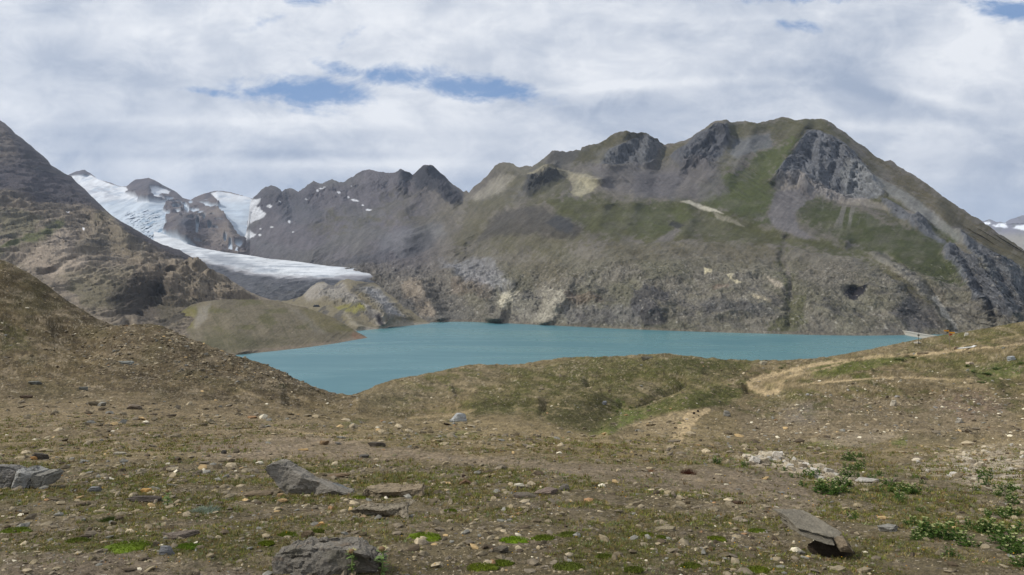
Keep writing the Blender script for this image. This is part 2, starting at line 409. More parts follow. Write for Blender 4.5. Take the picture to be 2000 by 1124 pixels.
# ---- the middle ridge and the big massif on the right, one face down to the shore
def massif():
    top = pline([(430, 560), (452, 545), (466, 505), (472, 484), (477, 470), (482, 448), (486, 420), (488, 398), (491, 390), (500, 381), (510, 370), (520, 365), (530, 363), (542, 366), (551, 375), (558, 371), (565, 368), (575, 371), (583, 375), (592, 368), (607, 358), (612, 354), (622, 357), (630, 356), (640, 352), (650, 351), (660, 356), (670, 356), (682, 348), (695, 340), (710, 333), (724, 331), (740, 335), (752, 336), (766, 338), (776, 333), (782, 329), (792, 333), (800, 338), (806, 343), (812, 337), (820, 329), (826, 323), (835, 322), (845, 324), (858, 334), (870, 348), (880, 357), (893, 367), (905, 375), (911, 371), (916, 376), (925, 366), (935, 358), (948, 348), (958, 337), (966, 326), (975, 319), (985, 318), (998, 320), (1010, 326), (1025, 325), (1040, 325), (1052, 317), (1068, 306), (1078, 294), (1092, 294), (1105, 297), (1112, 295), (1125, 293), (1134, 296), (1136, 289), (1150, 284), (1165, 282), (1185, 271), (1200, 262), (1212, 257), (1225, 255), (1232, 260), (1250, 260), (1262, 260), (1272, 267), (1285, 273), (1288, 279), (1297, 284), (1315, 281), (1335, 277), (1350, 270), (1368, 257), (1385, 244), (1400, 236), (1415, 235), (1432, 239), (1455, 238), (1475, 240), (1492, 237), (1505, 234), (1525, 229), (1540, 230), (1553, 235), (1570, 233), (1590, 232), (1603, 230), (1615, 235), (1632, 248), (1650, 259), (1672, 277), (1690, 288), (1712, 307), (1722, 312), (1740, 315), (1760, 327), (1785, 342), (1800, 353), (1830, 374), (1862, 398), (1882, 411), (1905, 425), (1925, 438), (1950, 456), (1975, 472), (2000, 488), (2060, 525), (2150, 585), (2300, 690)])
    shore = [(430, 545), (620, 555), (700, 590), (740, 648), (760, 634), (780, 632), (810, 631), (850, 629), (880, 628), (920, 628.5), (960, 630), (1050, 634), (1100, 637), (1150, 640), (1200, 642), (1250, 644), (1350, 648), (1450, 651), (1550, 653), (1650, 655), (1760, 657), (1850, 662), (2000, 680), (2300, 760)]
    bot = pline([(x, y+4) for x, y in shore])
    D = tps([(480, 392, 4300), (540, 365, 4100), (615, 355, 4000), (722, 331, 3800), (833, 322, 3300), (905, 376, 2950), (560, 440, 3500), (700, 420, 3250), (800, 430, 2800), (500, 500, 3300), (600, 518, 2700), (720, 527, 2150), (720, 480, 2500), (430, 540, 3500), (640, 560, 2100),
             (800, 560, 1650), (760, 575, 1600), (760, 634, 1198), (850, 629, 1255), (920, 629, 1255), (1100, 637, 1166), (1300, 646, 1079), (1500, 652, 1028), (1700, 656, 997), (1850, 660, 1010), (2000, 660, 1000),
             (900, 480, 2000), (900, 550, 1580), (980, 318, 2600), (960, 400, 2300), (1078, 296, 2450), (1060, 345, 2200), (1225, 258, 2450), (1290, 283, 2480), (1200, 340, 2150), (1250, 378, 1930), (1400, 237, 2250), (1380, 330, 2020), (1400, 390, 1800),
             (1200, 405, 1760), (1100, 400, 1850), (1100, 485, 1520), (1300, 480, 1430), (1500, 485, 1400), (1300, 560, 1240), (1000, 560, 1430), (1530, 229, 2250), (1603, 231, 2150), (1600, 330, 1880), (1600, 420, 1680), (1550, 450, 1520), (1700, 480, 1400), (1700, 560, 1180),
             (1715, 308, 2020), (1830, 375, 1800), (1920, 435, 1650), (2000, 488, 1560), (1850, 480, 1420), (1900, 560, 1220), (1950, 530, 1330), (2200, 620, 1300), (2300, 760, 1000)])
    grass_z = [
        ([(1130, 297), (1165, 283), (1205, 262), (1228, 258), (1262, 262), (1240, 275), (1190, 290), (1150, 310), (1120, 330), (1135, 300)], 5, 0.75, c(88, 86, 50)),
        ([(1300, 284), (1345, 276), (1330, 295), (1300, 320), (1285, 320), (1292, 300)], 5, 0.7, c(90, 88, 52)),
        ([(1425, 240), (1475, 242), (1530, 231), (1603, 232), (1650, 262), (1668, 285), (1660, 292), (1620, 272), (1580, 262), (1555, 285), (1520, 290), (1500, 262), (1460, 268), (1425, 280)], 7, 0.8, c(84, 86, 48)),
        ([(1420, 270), (1440, 280), (1430, 330), (1400, 365), (1380, 355), (1400, 310)], 8, 0.5, c(86, 90, 46)),
        ([(1555, 275), (1545, 300), (1518, 330), (1512, 350), (1520, 370), (1505, 410), (1500, 430), (1440, 420), (1380, 400), (1360, 372), (1385, 355), (1440, 330), (1500, 285)], 8, 0.95, c(84, 96, 42)),
        ([(1555, 390), (1590, 372), (1610, 400), (1640, 400), (1680, 410), (1720, 440), (1780, 450), (1850, 440), (1870, 465), (1850, 480), (1838, 500), (1870, 540), (1895, 562), (1880, 575), (1830, 560), (1790, 545), (1760, 520), (1700, 490), (1640, 465), (1580, 440), (1550, 420)], 7, 0.95, c(74, 84, 38)),
        ([(1680, 362), (1720, 372), (1760, 400), (1790, 425), (1760, 440), (1720, 425), (1690, 400)], 7, 0.8, c(84, 88, 44)),
        ([(1672, 305), (1700, 320), (1720, 340), (1715, 345), (1685, 325)], 5, 0.8, c(88, 86, 50)),
        ([(1700, 300), (1800, 358), (1880, 415), (2000, 492), (2150, 600), (2000, 540), (1940, 500), (1880, 450), (1800, 400), (1750, 350)], 8, 0.75, c(92, 88, 54)),
        ([(1065, 395), (1100, 390), (1160, 385), (1200, 395), (1260, 388), (1330, 385), (1370, 395), (1430, 412), (1500, 440), (1530, 450), (1640, 472), (1700, 492), (1730, 520), (1700, 515), (1600, 490), (1500, 478), (1420, 478), (1340, 470), (1290, 476), (1240, 470), (1180, 470), (1130, 440), (1080, 415)], 8, 0.85, c(84, 90, 42)),
        ([(1270, 390), (1340, 388), (1360, 410), (1330, 440), (1300, 470), (1250, 465), (1240, 430)], 10, 0.5, c(88, 100, 40)),
        ([(1060, 330), (1095, 335), (1110, 370), (1080, 400), (1040, 410), (1020, 395), (1050, 360)], 8, 0.7, c(88, 90, 52)),
        ([(905, 420), (950, 380), (990, 340), (1030, 330), (1040, 345), (1000, 390), (950, 440), (910, 490), (890, 500)], 9, 0.55, c(98, 96, 60)),
        ([(1145, 385), (1170, 375), (1200, 380), (1205, 392), (1160, 392)], 4, 0.8, c(80, 82, 50)),
        ([(960, 470), (1010, 455), (1080, 460), (1150, 475), (1100, 500), (1000, 500), (960, 490)], 14, 0.6, c(104, 104, 72)),
        ([(1230, 480), (1500, 478), (1530, 500), (1440, 520), (1330, 510), (1240, 520), (1180, 500)], 16, 0.55, c(108, 104, 78)),
        ([(1535, 455), (1545, 470), (1530, 510), (1535, 540), (1560, 570), (1570, 620), (1560, 650), (1500, 650), (1530, 620), (1525, 570), (1522, 520)], 8, 0.7, c(92, 98, 52)),
        ([(1730, 515), (1790, 570), (1830, 600), (1860, 640), (1830, 620), (1780, 590), (1730, 545)], 6, 0.6, c(100, 100, 62)),
        ([(1000, 500), (1080, 505), (1120, 540), (1060, 560), (1010, 540)], 18, 0.55, c(112, 108, 84)),
        ([(640, 410), (700, 430), (740, 425), (690, 440), (640, 430)], 10, 0.5, c(96, 96, 66)), ([(740, 395), (800, 370), (830, 380), (790, 430), (760, 435)], 14, 0.4, c(98, 96, 66)),
        ([(800, 430), (870, 400), (900, 410), (880, 440), (810, 470)], 14, 0.4, c(96, 94, 66)), ([(600, 440), (640, 425), (680, 445), (640, 460)], 12, 0.5, c(98, 96, 68)),
    ]
    rock_z = [  # polygon, soft, strength, albedo
        ([(1575, 262), (1600, 262), (1640, 280), (1665, 300), (1700, 345), (1730, 385), (1700, 395), (1660, 392), (1620, 395), (1560, 370), (1515, 352), (1518, 335), (1550, 300)], 6, 0.95, c(112, 114, 119)),
        ([(1655, 320), (1690, 330), (1725, 375), (1715, 392), (1660, 385), (1640, 350)], 8, 0.6, c(132, 133, 132)),
        ([(1515, 345), (1600, 362), (1700, 395), (1760, 410), (1800, 425), (1760, 420), (1690, 405), (1620, 395), (1550, 378), (1512, 365)], 5, 0.5, c(150, 142, 134)),
        ([(1515, 370), (1560, 372), (1600, 380), (1575, 395), (1552, 425), (1560, 450), (1600, 470), (1560, 465), (1510, 440), (1500, 420)], 5, 0.95, c(120, 116, 116)),
        ([(1720, 390), (1800, 430), (1850, 475), (1900, 520), (1990, 640), (1960, 640), (1900, 600), (1870, 545), (1840, 505), (1850, 478), (1800, 455), (1740, 420)], 6, 0.9, c(110, 112, 117)),
        ([(1700, 345), (1760, 370), (1830, 420), (1900, 480), (1870, 470), (1780, 410), (1720, 375)], 6, 0.7, c(128, 128, 124)),
        ([(1870, 450), (1930, 490), (2000, 560), (2000, 640), (1960, 600), (1900, 510)], 6, 0.75, c(104, 108, 116)),
        ([(1365, 262), (1420, 240), (1425, 280), (1405, 310), (1380, 330), (1330, 330), (1310, 310)], 8, 0.9, c(92, 94, 100)),
        ([(1430, 275), (1500, 262), (1510, 285), (1440, 310), (1425, 300)], 6, 0.8, c(112, 114, 116)),
        ([(1180, 300), (1265, 262), (1292, 285), (1280, 320), (1220, 325), (1170, 325)], 6, 0.85, c(104, 106, 110)),
        ([(1075, 296), (1130, 296), (1120, 320), (1070, 320)], 6, 0.6, c(86, 84, 80)),
        ([(1035, 335), (1085, 325), (1105, 345), (1070, 370), (1030, 385), (1020, 372)], 8, 0.85, c(78, 78, 78)),
        ([(1065, 326), (1110, 338), (1175, 352), (1178, 362), (1160, 375), (1130, 385), (1118, 380), (1112, 352), (1080, 335), (1045, 345), (1030, 342)], 4, 0.85, c(146, 138, 112)),
        ([(1130, 355), (1172, 356), (1160, 374), (1138, 384), (1120, 382)], 5, 0.7, c(162, 154, 122)),
        ([(950, 360), (975, 340), (1005, 345), (980, 375), (930, 395), (925, 385)], 7, 0.7, c(140, 134, 120)),
        ([(985, 410), (1040, 405), (1085, 420), (1140, 450), (1120, 470), (1050, 462), (960, 470), (930, 480), (950, 440)], 8, 0.8, c(84, 80, 74)),
        ([(1085, 420), (1115, 430), (1120, 458), (1090, 455), (1065, 440)], 6, 0.75, c(70, 72, 74)),
        ([(1150, 330), (1290, 322), (1400, 320), (1420, 375), (1370, 388), (1180, 375)], 16, 0.8, c(112, 108, 108)),
        ([(1240, 335), (1300, 335), (1340, 330), (1310, 385), (1240, 385)], 14, 0.6, c(98, 96, 100)),
        ([(1330, 392), (1345, 390), (1400, 408), (1412, 416), (1385, 410), (1345, 398)], 2.5, 0.9, c(170, 164, 144)),
        ([(1390, 412), (1440, 428), (1455, 440), (1400, 425)], 3, 0.5, c(150, 144, 128)),
        ([(1320, 445), (1330, 450), (1310, 475), (1275, 478), (1300, 462)], 5, 0.8, c(124, 118, 114)),
        ([(1315, 430), (1335, 440), (1325, 448), (1305, 440)], 3, 0.8, c(62, 62, 64)),
        ([(1530, 470), (1537, 470), (1533, 505), (1545, 545), (1548, 590), (1540, 590), (1537, 545), (1525, 505)], 3, 0.6, c(110, 104, 98)),
        ([(1645, 590), (1660, 578), (1690, 572), (1688, 590), (1668, 598)], 3, 0.98, c(48, 46, 50)),
        ([(1375, 535), (1392, 537), (1390, 547), (1376, 546)], 2, 0.95, c(186, 174, 136)),
        ([(1414, 545), (1432, 548), (1428, 556), (1448, 561), (1440, 564), (1424, 558)], 2, 0.9, c(180, 168, 132)),
        ([(1498, 548), (1520, 558), (1536, 574), (1525, 574), (1505, 560)], 3, 0.85, c(158, 146, 126)),
        ([(1465, 580), (1485, 588), (1505, 598), (1495, 598), (1470, 588)], 3, 0.85, c(164, 152, 124)),
        ([(1390, 568), (1425, 566), (1420, 574), (1396, 574)], 3, 0.7, c(140, 122, 104)),
        ([(1240, 585), (1265, 578), (1310, 580), (1300, 610), (1270, 600), (1300, 635), (1260, 640), (1230, 612)], 6, 0.8, c(84, 82, 84)),
        ([(1360, 590), (1450, 595), (1510, 605), (1530, 625), (1470, 620), (1380, 615)], 10, 0.6, c(92, 92, 94)),
        ([(1820, 588), (1830, 586), (1850, 615), (1870, 640), (1865, 642), (1840, 618)], 3, 0.9, c(168, 162, 148)),
        ([(1700, 500), (1735, 515), (1800, 570), (1820, 588), (1800, 585), (1740, 540)], 4, 0.6, c(140, 134, 122)),
        ([(1780, 585), (1820, 600), (1850, 640), (1780, 650), (1740, 620)], 10, 0.6, c(84, 84, 90)),
        ([(980, 575), (1000, 565), (1015, 570), (1000, 600), (978, 612), (970, 600)], 4, 0.85, c(172, 164, 138)),
        ([(1060, 575), (1100, 580), (1104, 600), (1080, 625), (1040, 632), (1060, 600)], 5, 0.75, c(164, 156, 132)),
        ([(885, 550), (935, 545), (965, 570), (950, 590), (915, 580), (880, 575)], 7, 0.4, c(140, 122, 106)),
        ([(780, 560), (815, 545), (830, 580), (850, 620), (820, 620), (790, 590)], 8, 0.55, c(150, 134, 112)),
        ([(860, 515), (960, 510), (1000, 560), (960, 570), (900, 545)], 12, 0.55, c(136, 136, 140)),
        ([(1000, 575), (1130, 580), (1140, 632), (1000, 628)], 12, 0.4, c(140, 134, 122)),
        ([(1100, 586), (1165, 590), (1180, 600), (1110, 605)], 5, 0.5, c(140, 118, 98)),
        ([(1100, 610), (1250, 615), (1250, 640), (1110, 632)], 10, 0.5, c(126, 124, 124)),
        ([(820, 325), (850, 325), (905, 378), (905, 395), (880, 400), (850, 380), (810, 370), (806, 345)], 7, 0.9, c(72, 72, 78)),
        ([(775, 330), (800, 338), (805, 360), (780, 365)], 6, 0.7, c(80, 80, 84)),
        ([(500, 375), (545, 366), (560, 375), (620, 358), (600, 400), (540, 420), (480, 410)], 12, 0.6, c(88, 86, 94)),
        ([(560, 400), (600, 395), (640, 420), (600, 440), (540, 440)], 14, 0.5, c(90, 92, 98)),
        ([(740, 470), (780, 450), (860, 440), (870, 460), (820, 490), (790, 510), (740, 500)], 12, 0.45, c(120, 122, 126)),
        ([(790, 470), (840, 455), (850, 475), (820, 500), (795, 510)], 8, 0.6, c(78, 78, 82)),
        ([(650, 515), (720, 500), (760, 490), (760, 520), (740, 530), (700, 524)], 8, 0.7, c(86, 86, 92)),
        ([(480, 470), (540, 480), (600, 490), (600, 510), (500, 500)], 10, 0.5, c(112, 112, 114)),
    ]
    snow = [(628, 373, 6, 2.0), (620, 377, 3, 3.5), (634, 369, 3, 1.3), (662, 378, 4.5, 1.8), (687, 368, 2.5, 1.2), (693, 392, 9, 2.2), (680, 386, 2.5, 2), (709, 401, 2.5, 1.4), (721, 409, 7, 2.6), (526, 406, 6, 4), (546, 397, 1.8, 2), (565, 435, 3, 5), (572, 456, 2.5, 1.6), (531, 446, 4, 2.2), (509, 449, 2, 1.5), (508, 462, 3.5, 3), (598, 393, 3, 1)]
    def snowm(px, py):
        wx = 1.2*fbm(px/4, py/4, oct=3, seed=61); m = np.maximum(zone(px+wx, py+wx, [(480, 388), (494, 390), (509, 394), (508, 400), (499, 404), (512, 412), (520, 423), (514, 429), (498, 433), (484, 441), (470, 445)], 1.5), zone(px+wx, py+wx, [(470, 455), (486, 452), (500, 460), (496, 466), (478, 471), (465, 470)], 1.5))
        for (x, y, rx, ry) in snow:
            m = np.maximum(m, smooth(1.6*(1.15-np.sqrt(((px-x+wx)/rx)**2+((py-y+wx*0.6-0.12*(px-x))/ry)**2))))
        return m
    def rough_mask(px, py):
        """how broken the ground is"""
        g = np.zeros(px.shape)
        for P, s, k, cc in grass_z[:12]: g = np.maximum(g, zone(px, py, P, s*2)*k)
        r = np.zeros(px.shape)
        for i in (0, 4, 7, 9, 11, 6): r = np.maximum(r, zone(px, py, rock_z[i][0], 12))
        r = np.maximum(r, zone(px, py, [(480, 370), (905, 330), (905, 400), (760, 380), (480, 420)], 20)*0.8)
        low = smooth((py-500)/60)*0.75
        mid_ = zone(px, py, [(600, 385), (720, 350), (800, 400), (900, 420), (860, 470), (700, 500), (560, 480), (540, 430)], 30)
        return np.clip(0.36+0.85*r+0.45*low-0.3*g-0.22*mid_-0.22*smooth((500-py)/40), 0.10, 1.2)
    def shape(px, py, Y, X, Z):
        s = np.zeros(px.shape)
        R = lambda pts, w, a: ridge(px, py, pts, w, a)
        s += R([(982, 320), (950, 380), (915, 440), (880, 490)], 26, 70)
        s += R([(1078, 296), (1060, 335), (1005, 395), (960, 440)], 24, 80)
        s += R([(1065, 328), (1110, 342), (1175, 356)], 9, 38)
        s += R([(1112, 350), (1150, 372), (1200, 372)], 14, -34)
        s += dome(px, py, 1035, 446, 85, 28, 60, 2)+dome(px, py, 1100, 446, 40, 22, 22, 2)
        s += dome(px, py, 1175, 388, 28, 10, 30)
        s += R([(1228, 260), (1205, 300), (1180, 335)], 22, 55)+R([(1272, 268), (1262, 310)], 14, 45)
        s += R([(1405, 238), (1370, 285), (1330, 325)], 22, 55)+R([(1420, 250), (1415, 300), (1380, 345)], 14, 36)
        s += R([(1295, 288), (1285, 340), (1280, 378)], 16, -45)+R([(1345, 330), (1320, 385)], 12, -18)
        s += R([(1470, 250), (1455, 290), (1420, 350)], 16, 28)
        s += R([(1570, 245), (1545, 290), (1512, 335), (1505, 345)], 15, 60)+R([(1610, 245), (1660, 300), (1720, 370), (1800, 420)], 18, 38)
        s += R([(1600, 275), (1570, 330), (1560, 360)], 10, -30)+R([(1640, 300), (1625, 350)], 8, -22)+R([(1600, 280), (1600, 350)], 5, 16)+R([(1665, 330), (1650, 385)], 7, 18)
        s += R([(1505, 380), (1455, 400), (1420, 420)], 26, 22)
        s += R([(1070, 398), (1120, 405), (1200, 392), (1260, 390), (1330, 388), (1400, 408), (1480, 435), (1560, 455), (1650, 474)], 13, 48)
        s += R([(1330, 392), (1350, 420), (1335, 460)], 14, 30)+R([(1240, 400), (1225, 440)], 14, 24)+R([(1180, 402), (1170, 440)], 12, 22)
        s += R([(1160, 500), (1300, 490), (1480, 492), (1600, 500), (1690, 545), (1760, 600)], 22, 26)
        s += R([(1535, 465), (1525, 512), (1546, 560), (1542, 640)], 7, -12)+R([(1700, 500), (1760, 550), (1820, 600), (1850, 640)], 9, 26)+R([(1725, 500), (1790, 550), (1840, 600)], 7, -14)
        s += dome(px, py, 1667, 583, 20, 10, -26, 3)+dome(px, py, 1685, 575, 8, 10, 12)
        s += R([(1830, 400), (1880, 470), (1930, 560), (1985, 650)], 16, 40)+R([(1860, 490), (1900, 560), (1950, 640)], 10, -26)+R([(1920, 480), (1970, 560), (2010, 630)], 10, 30)
        s += R([(833, 324), (840, 360), (880, 400)], 16, 120)+R([(833, 324), (815, 370), (790, 410)], 16, 70)+R([(806, 345), (800, 380)], 10, -70)+R([(782, 332), (775, 370)], 12, 70)
        s += R([(724, 333), (735, 380), (780, 430), (800, 470)], 26, 80)+R([(650, 353), (660, 400), (720, 470)], 26, 70)+R([(612, 356), (600, 410), (610, 470)], 24, 80)+R([(530, 365), (535, 410), (560, 460), (600, 500)], 24, 90)+R([(565, 370), (575, 430)], 14, -60)
        s += R([(820, 470), (860, 440), (900, 400)], 22, -70)+R([(740, 540), (800, 500), (900, 470)], 22, 40)
        s += R([(905, 378), (890, 420), (840, 470), (800, 500)], 12, -30)
        s += R([(860, 520), (900, 560), (940, 590), (960, 625)], 14, 40)+R([(800, 540), (830, 580), (860, 620)], 14, 34)+R([(1000, 560), (985, 600), (975, 628)], 10, 26)+R([(1040, 570), (1060, 610)], 12, -22)+R([(1110, 570), (1090, 610), (1060, 632)], 12, 24)
        s += dome(px, py, 1270, 608, 42, 22, 22, 2)+dome(px, py, 1160, 570, 60, 24, 20)+dome(px, py, 1400, 600, 90, 22, 18)
        rg = rough_mask(px, py)
        k = np.minimum(Y/1500., 1.35)
        q1 = X+0.4*Z; q2 = Y-0.3*X
        nn = rg*k*(46*ridged(q1/150, q2/170, Z/300, oct=7, seed=101, gain=0.6)+12*ridged(X/30, Y/36, Z/60, oct=5, seed=55, gain=0.65))
        nn += k*20*fbm(X/240, Y/260, oct=4, seed=77)
        # craggy walls keep steep broken steps
        s += rg*k*9*ridged(X/34, Z/40, oct=5, seed=56, gain=0.65)*smooth((rg-0.6)*3)
        # gullies that run down the fall line of the upper faces
        up = smooth((440-py)/60)*smooth((px-1120)/60)
        s += up*k*7*ridged((X+0.55*Z)/22, Z/190, oct=3, seed=88)
        s += smooth((px-1860)/60)*k*16*ridged((X+0.62*Z)/26, (Z-0.6*X)/240, oct=4, seed=89)
        s += smooth((900-px)/100)*smooth((470-py)/60)*k*9*ridged((X+0.9*Z)/40, (Z-0.9*X)/300, oct=3, seed=90)
        s += smooth((py-560)/40)*5*ridged(X/14, Z/12, oct=3, seed=91)*rg
        edge = smooth((PXY_bot(px)-py)/10)
        return s*edge, nn*smooth((PXY_bot(px)-py)/34)*0.999
    PXY_bot = bot
    def paint(px, py, Y, X, Z):
        wx = 7*fbm(px/22, py/16, oct=5, seed=30, gain=0.6); wy = 5*fbm(px/22+50, py/16, oct=5, seed=34, gain=0.6)
        qx, qy = px+wx, py+wy
        K = np.zeros(px.shape+(3,)); K[:] = c(118, 112, 102)
        far = smooth((900-px)/120)*smooth((560-py)/60)
        K = col_over(K, far, c(108, 104, 108))
        K = col_over(K, smooth(fbm(X/300, Z/120, oct=4, seed=36)*1.6+0.2), c(104, 103, 98), 0.6)
        mid = smooth((py-470)/40)*smooth((px-880)/60)
        K = col_over(K, mid, c(128, 122, 108), 0.8)
        ol = smooth(fbm(px/55, py/22, oct=5, seed=81, gain=0.6)*2.2+0.25)*smooth((px-860)/60)
        K = col_over(K, ol, c(104, 101, 72), 0.34)
        K = col_over(K, mid*smooth(fbm(X/90, Z/50, oct=5, seed=37)*2.2-0.2), c(112, 110, 86), 0.5)
        st = fbm((X+0.7*Z)/18, (Z-0.6*X)/150, oct=4, seed=39)
        K = K*(1+0.22*st[..., None])
        gn = fbm(px/9, py/6, oct=4, seed=41, gain=0.65); g5 = fbm((px+0.6*py)/26, py/12, oct=5, seed=47, gain=0.65)
        for P, s, k, cc in grass_z:
            z = zone(px+wx*1.8, py+wy*1.8, P, s*2.4); z = smooth(z*1.5-0.25+gn*1.1*(z > 0.02)+g5*0.5*(z > 0.02))*k
            z = z*(0.72+0.28*smooth(g5*3+0.6))
            K = col_over(K, z, (cc[0]*0.94, cc[1]*0.86, cc[2]*0.8))
        for P, s, k, cc in rock_z:
            z = zone(px+wx*0.5, py+wy*0.5, P, s*1.2); z = smooth(z*1.3-0.1+gn*0.6*(z > 0.02))*k
            cc = tuple(q*(1.35 if sum(cc) > 0.62 else 0.9 if sum(cc) < 0.3 else 1.0) for q in cc)
            K = col_over(K, z, cc)
        # scree tongues below the cliff
        tg = smooth(fbm((px+0.25*(py-400))/7, py/60, oct=3, seed=43)*3-0.3)*zone(px, py, [(1600, 395), (1700, 400), (1690, 440), (1640, 450), (1610, 440)], 14)
        K = col_over(K, tg, c(124, 120, 114), 0.8)
        # small pale blocks and dark crevices near the water
        sp = vnoise(X/4.2, Z/3.4, Y/8, seed=46)*smooth((py-480)/60)
        K = col_over(K, smooth((sp-0.62)*8), c(178, 172, 160), 0.55)
        K = col_over(K, smooth((-sp-0.6)*6), c(66, 64, 66), 0.6)
        cl = fbm(X/30, Z/16, oct=4, seed=48, gain=0.65)*smooth((py-545)/50)
        K = col_over(K, smooth((cl-0.12)*4), c(84, 82, 82), 0.55)
        sh = np.abs(np.interp(px, [p[0] for p in shore], [p[1] for p in shore])-py)
        K = col_over(K, smooth((5-sh)/4), c(132, 122, 106), 0.5)
        m = snowm(px, py)
        K = K*(1-m[..., None])+np.array(c(228, 230, 234))[None, None]*m[..., None]
        dt = np.clip(0.3+0.5*smooth((py-500)/50)+0.6*rough_mask(px, py)-0.25, 0.3, 1.0)[..., None]
        K *= (1+dt*0.62*fbm(px/2.6, py/1.9, oct=2, seed=52, gain=0.8)[..., None]+0.26*fbm((px+0.8*py)/5, (py-0.5*px)/20, oct=3, seed=57)[..., None]+dt*0.3*fbm(X/60, Z/30, oct=5, seed=53, gain=0.65)[..., None])
        g = K.mean(-1, keepdims=True); wgreen = np.clip((K[..., 1:2]-K[..., 2:3])*10, 0, 1); K = K*(1-0.22*wgreen)+g*0.22*wgreen
        return K
    co, fc, K, (PX, PY, n, nx) = relief(430, 2300, 1500, 470, top, bot, D, 0.8, 10, 60, jag=4.0, jag_len=13, seed=23, shape=shape, paint=paint, albedo=0.64)
    link('massif', new_mesh('massif', co, fc, [M_mid], K), kind='structure')
massif()

# ---- rocky shelf between glacier front and lake
def rock_shelf():
    top = pline([(440, 590), (500, 585), (560, 588), (590, 578), (606, 562), (620, 552), (632, 550), (642, 556), (652, 558), (664, 549), (680, 545), (692, 548), (712, 551), (730, 553), (742, 560), (756, 572), (775, 586), (800, 604), (822, 622), (840, 631)])
    bot = pline([(440, 680), (640, 665), (690, 648), (712, 644), (735, 643), (752, 640), (760, 636), (800, 634), (840, 633)])
    bot2 = lambda u: bot(u)+3
    D = tps([(440, 590, 1500), (560, 588, 1480), (620, 552, 1520), (680, 546, 1500), (742, 560, 1480), (800, 604, 1300), (840, 631, 1225), (700, 645, 1085), (752, 640, 1130), (640, 665, 1000), (600, 610, 1290), (700, 590, 1300), (440, 680, 1100), (660, 615, 1170), (770, 610, 1230)])
    def shape(px, py, Y, X, Z):
        s = dome(px, py, 625, 562, 22, 14, 30)+dome(px, py, 690, 560, 30, 14, 30)+ridge(px, py, [(690, 560), (730, 600), (752, 632)], 16, 24)+ridge(px, py, [(675, 618), (700, 640)], 10, 14)
        rk = smooth(0.3+zone(px, py, [(590, 570), (640, 550), (740, 555), (820, 620), (760, 640), (720, 620), (690, 600), (640, 590)], 12))
        nn = rk*(22*ridged(X/46, Y/60, Z/50, oct=6, seed=131, gain=0.62)); e = smooth((bot2(px)-py)/8)
        return s*e, nn*e
    def paint(px, py, Y, X, Z):
        qx = px+4*fbm(px/9, py/8, oct=4, seed=3); qy = py+3*fbm(px/9+9, py/8, oct=4, seed=5)
        K = np.zeros(px.shape+(3,)); K[:] = c(124, 116, 96)
        K = col_over(K, zone(qx, qy, [(590, 572), (612, 555), (640, 550), (652, 560), (668, 552), (690, 575), (710, 600), (735, 615), (760, 640), (740, 640), (700, 605), (660, 590), (600, 588)], 6), c(152, 146, 136))
        K = col_over(K, zone(qx, qy, [(700, 562), (740, 565), (770, 600), (790, 625), (760, 630), (735, 600)], 8), c(146, 144, 142))
        K = col_over(K, zone(qx, qy, [(655, 600), (700, 600), (715, 615), (680, 612), (660, 606)], 4), c(136, 132, 70))
        K = col_over(K, zone(qx, qy, [(672, 612), (684, 620), (690, 632), (720, 642), (700, 642), (682, 636)], 4), c(150, 142, 124))
        K = col_over(K, zone(qx, qy, [(530, 590), (600, 590), (640, 600), (700, 600), (690, 640), (600, 620)], 14)*smooth(0.4+fbm(px/16, py/8, oct=3, seed=7)), c(118, 110, 84), 0.7)
        K = col_over(K, smooth(fbm(X/16, Z/12, oct=4, seed=17)*4-0.8), c(72, 72, 76), 0.6)
        K = col_over(K, zone(px, py, [(732, 626), (740, 624), (752, 638), (744, 639)], 3), c(58, 56, 60))
        K = col_over(K, smooth((py-bot(px)+4)/3), c(160, 152, 138), 0.8)
        return K*(1+0.2*fbm(px/3, py/2.4, oct=3, seed=8))[..., None]
    co, fc, K, _ = relief(440, 840, 460, 150, top, bot2, D, 0.3, 6, 12, jag=1.5, jag_len=8, seed=5, shape=shape, paint=paint, albedo=0.8)
    link('rock_shelf', new_mesh('rock_shelf', co, fc, [M_mid], K), kind='structure')
rock_shelf()

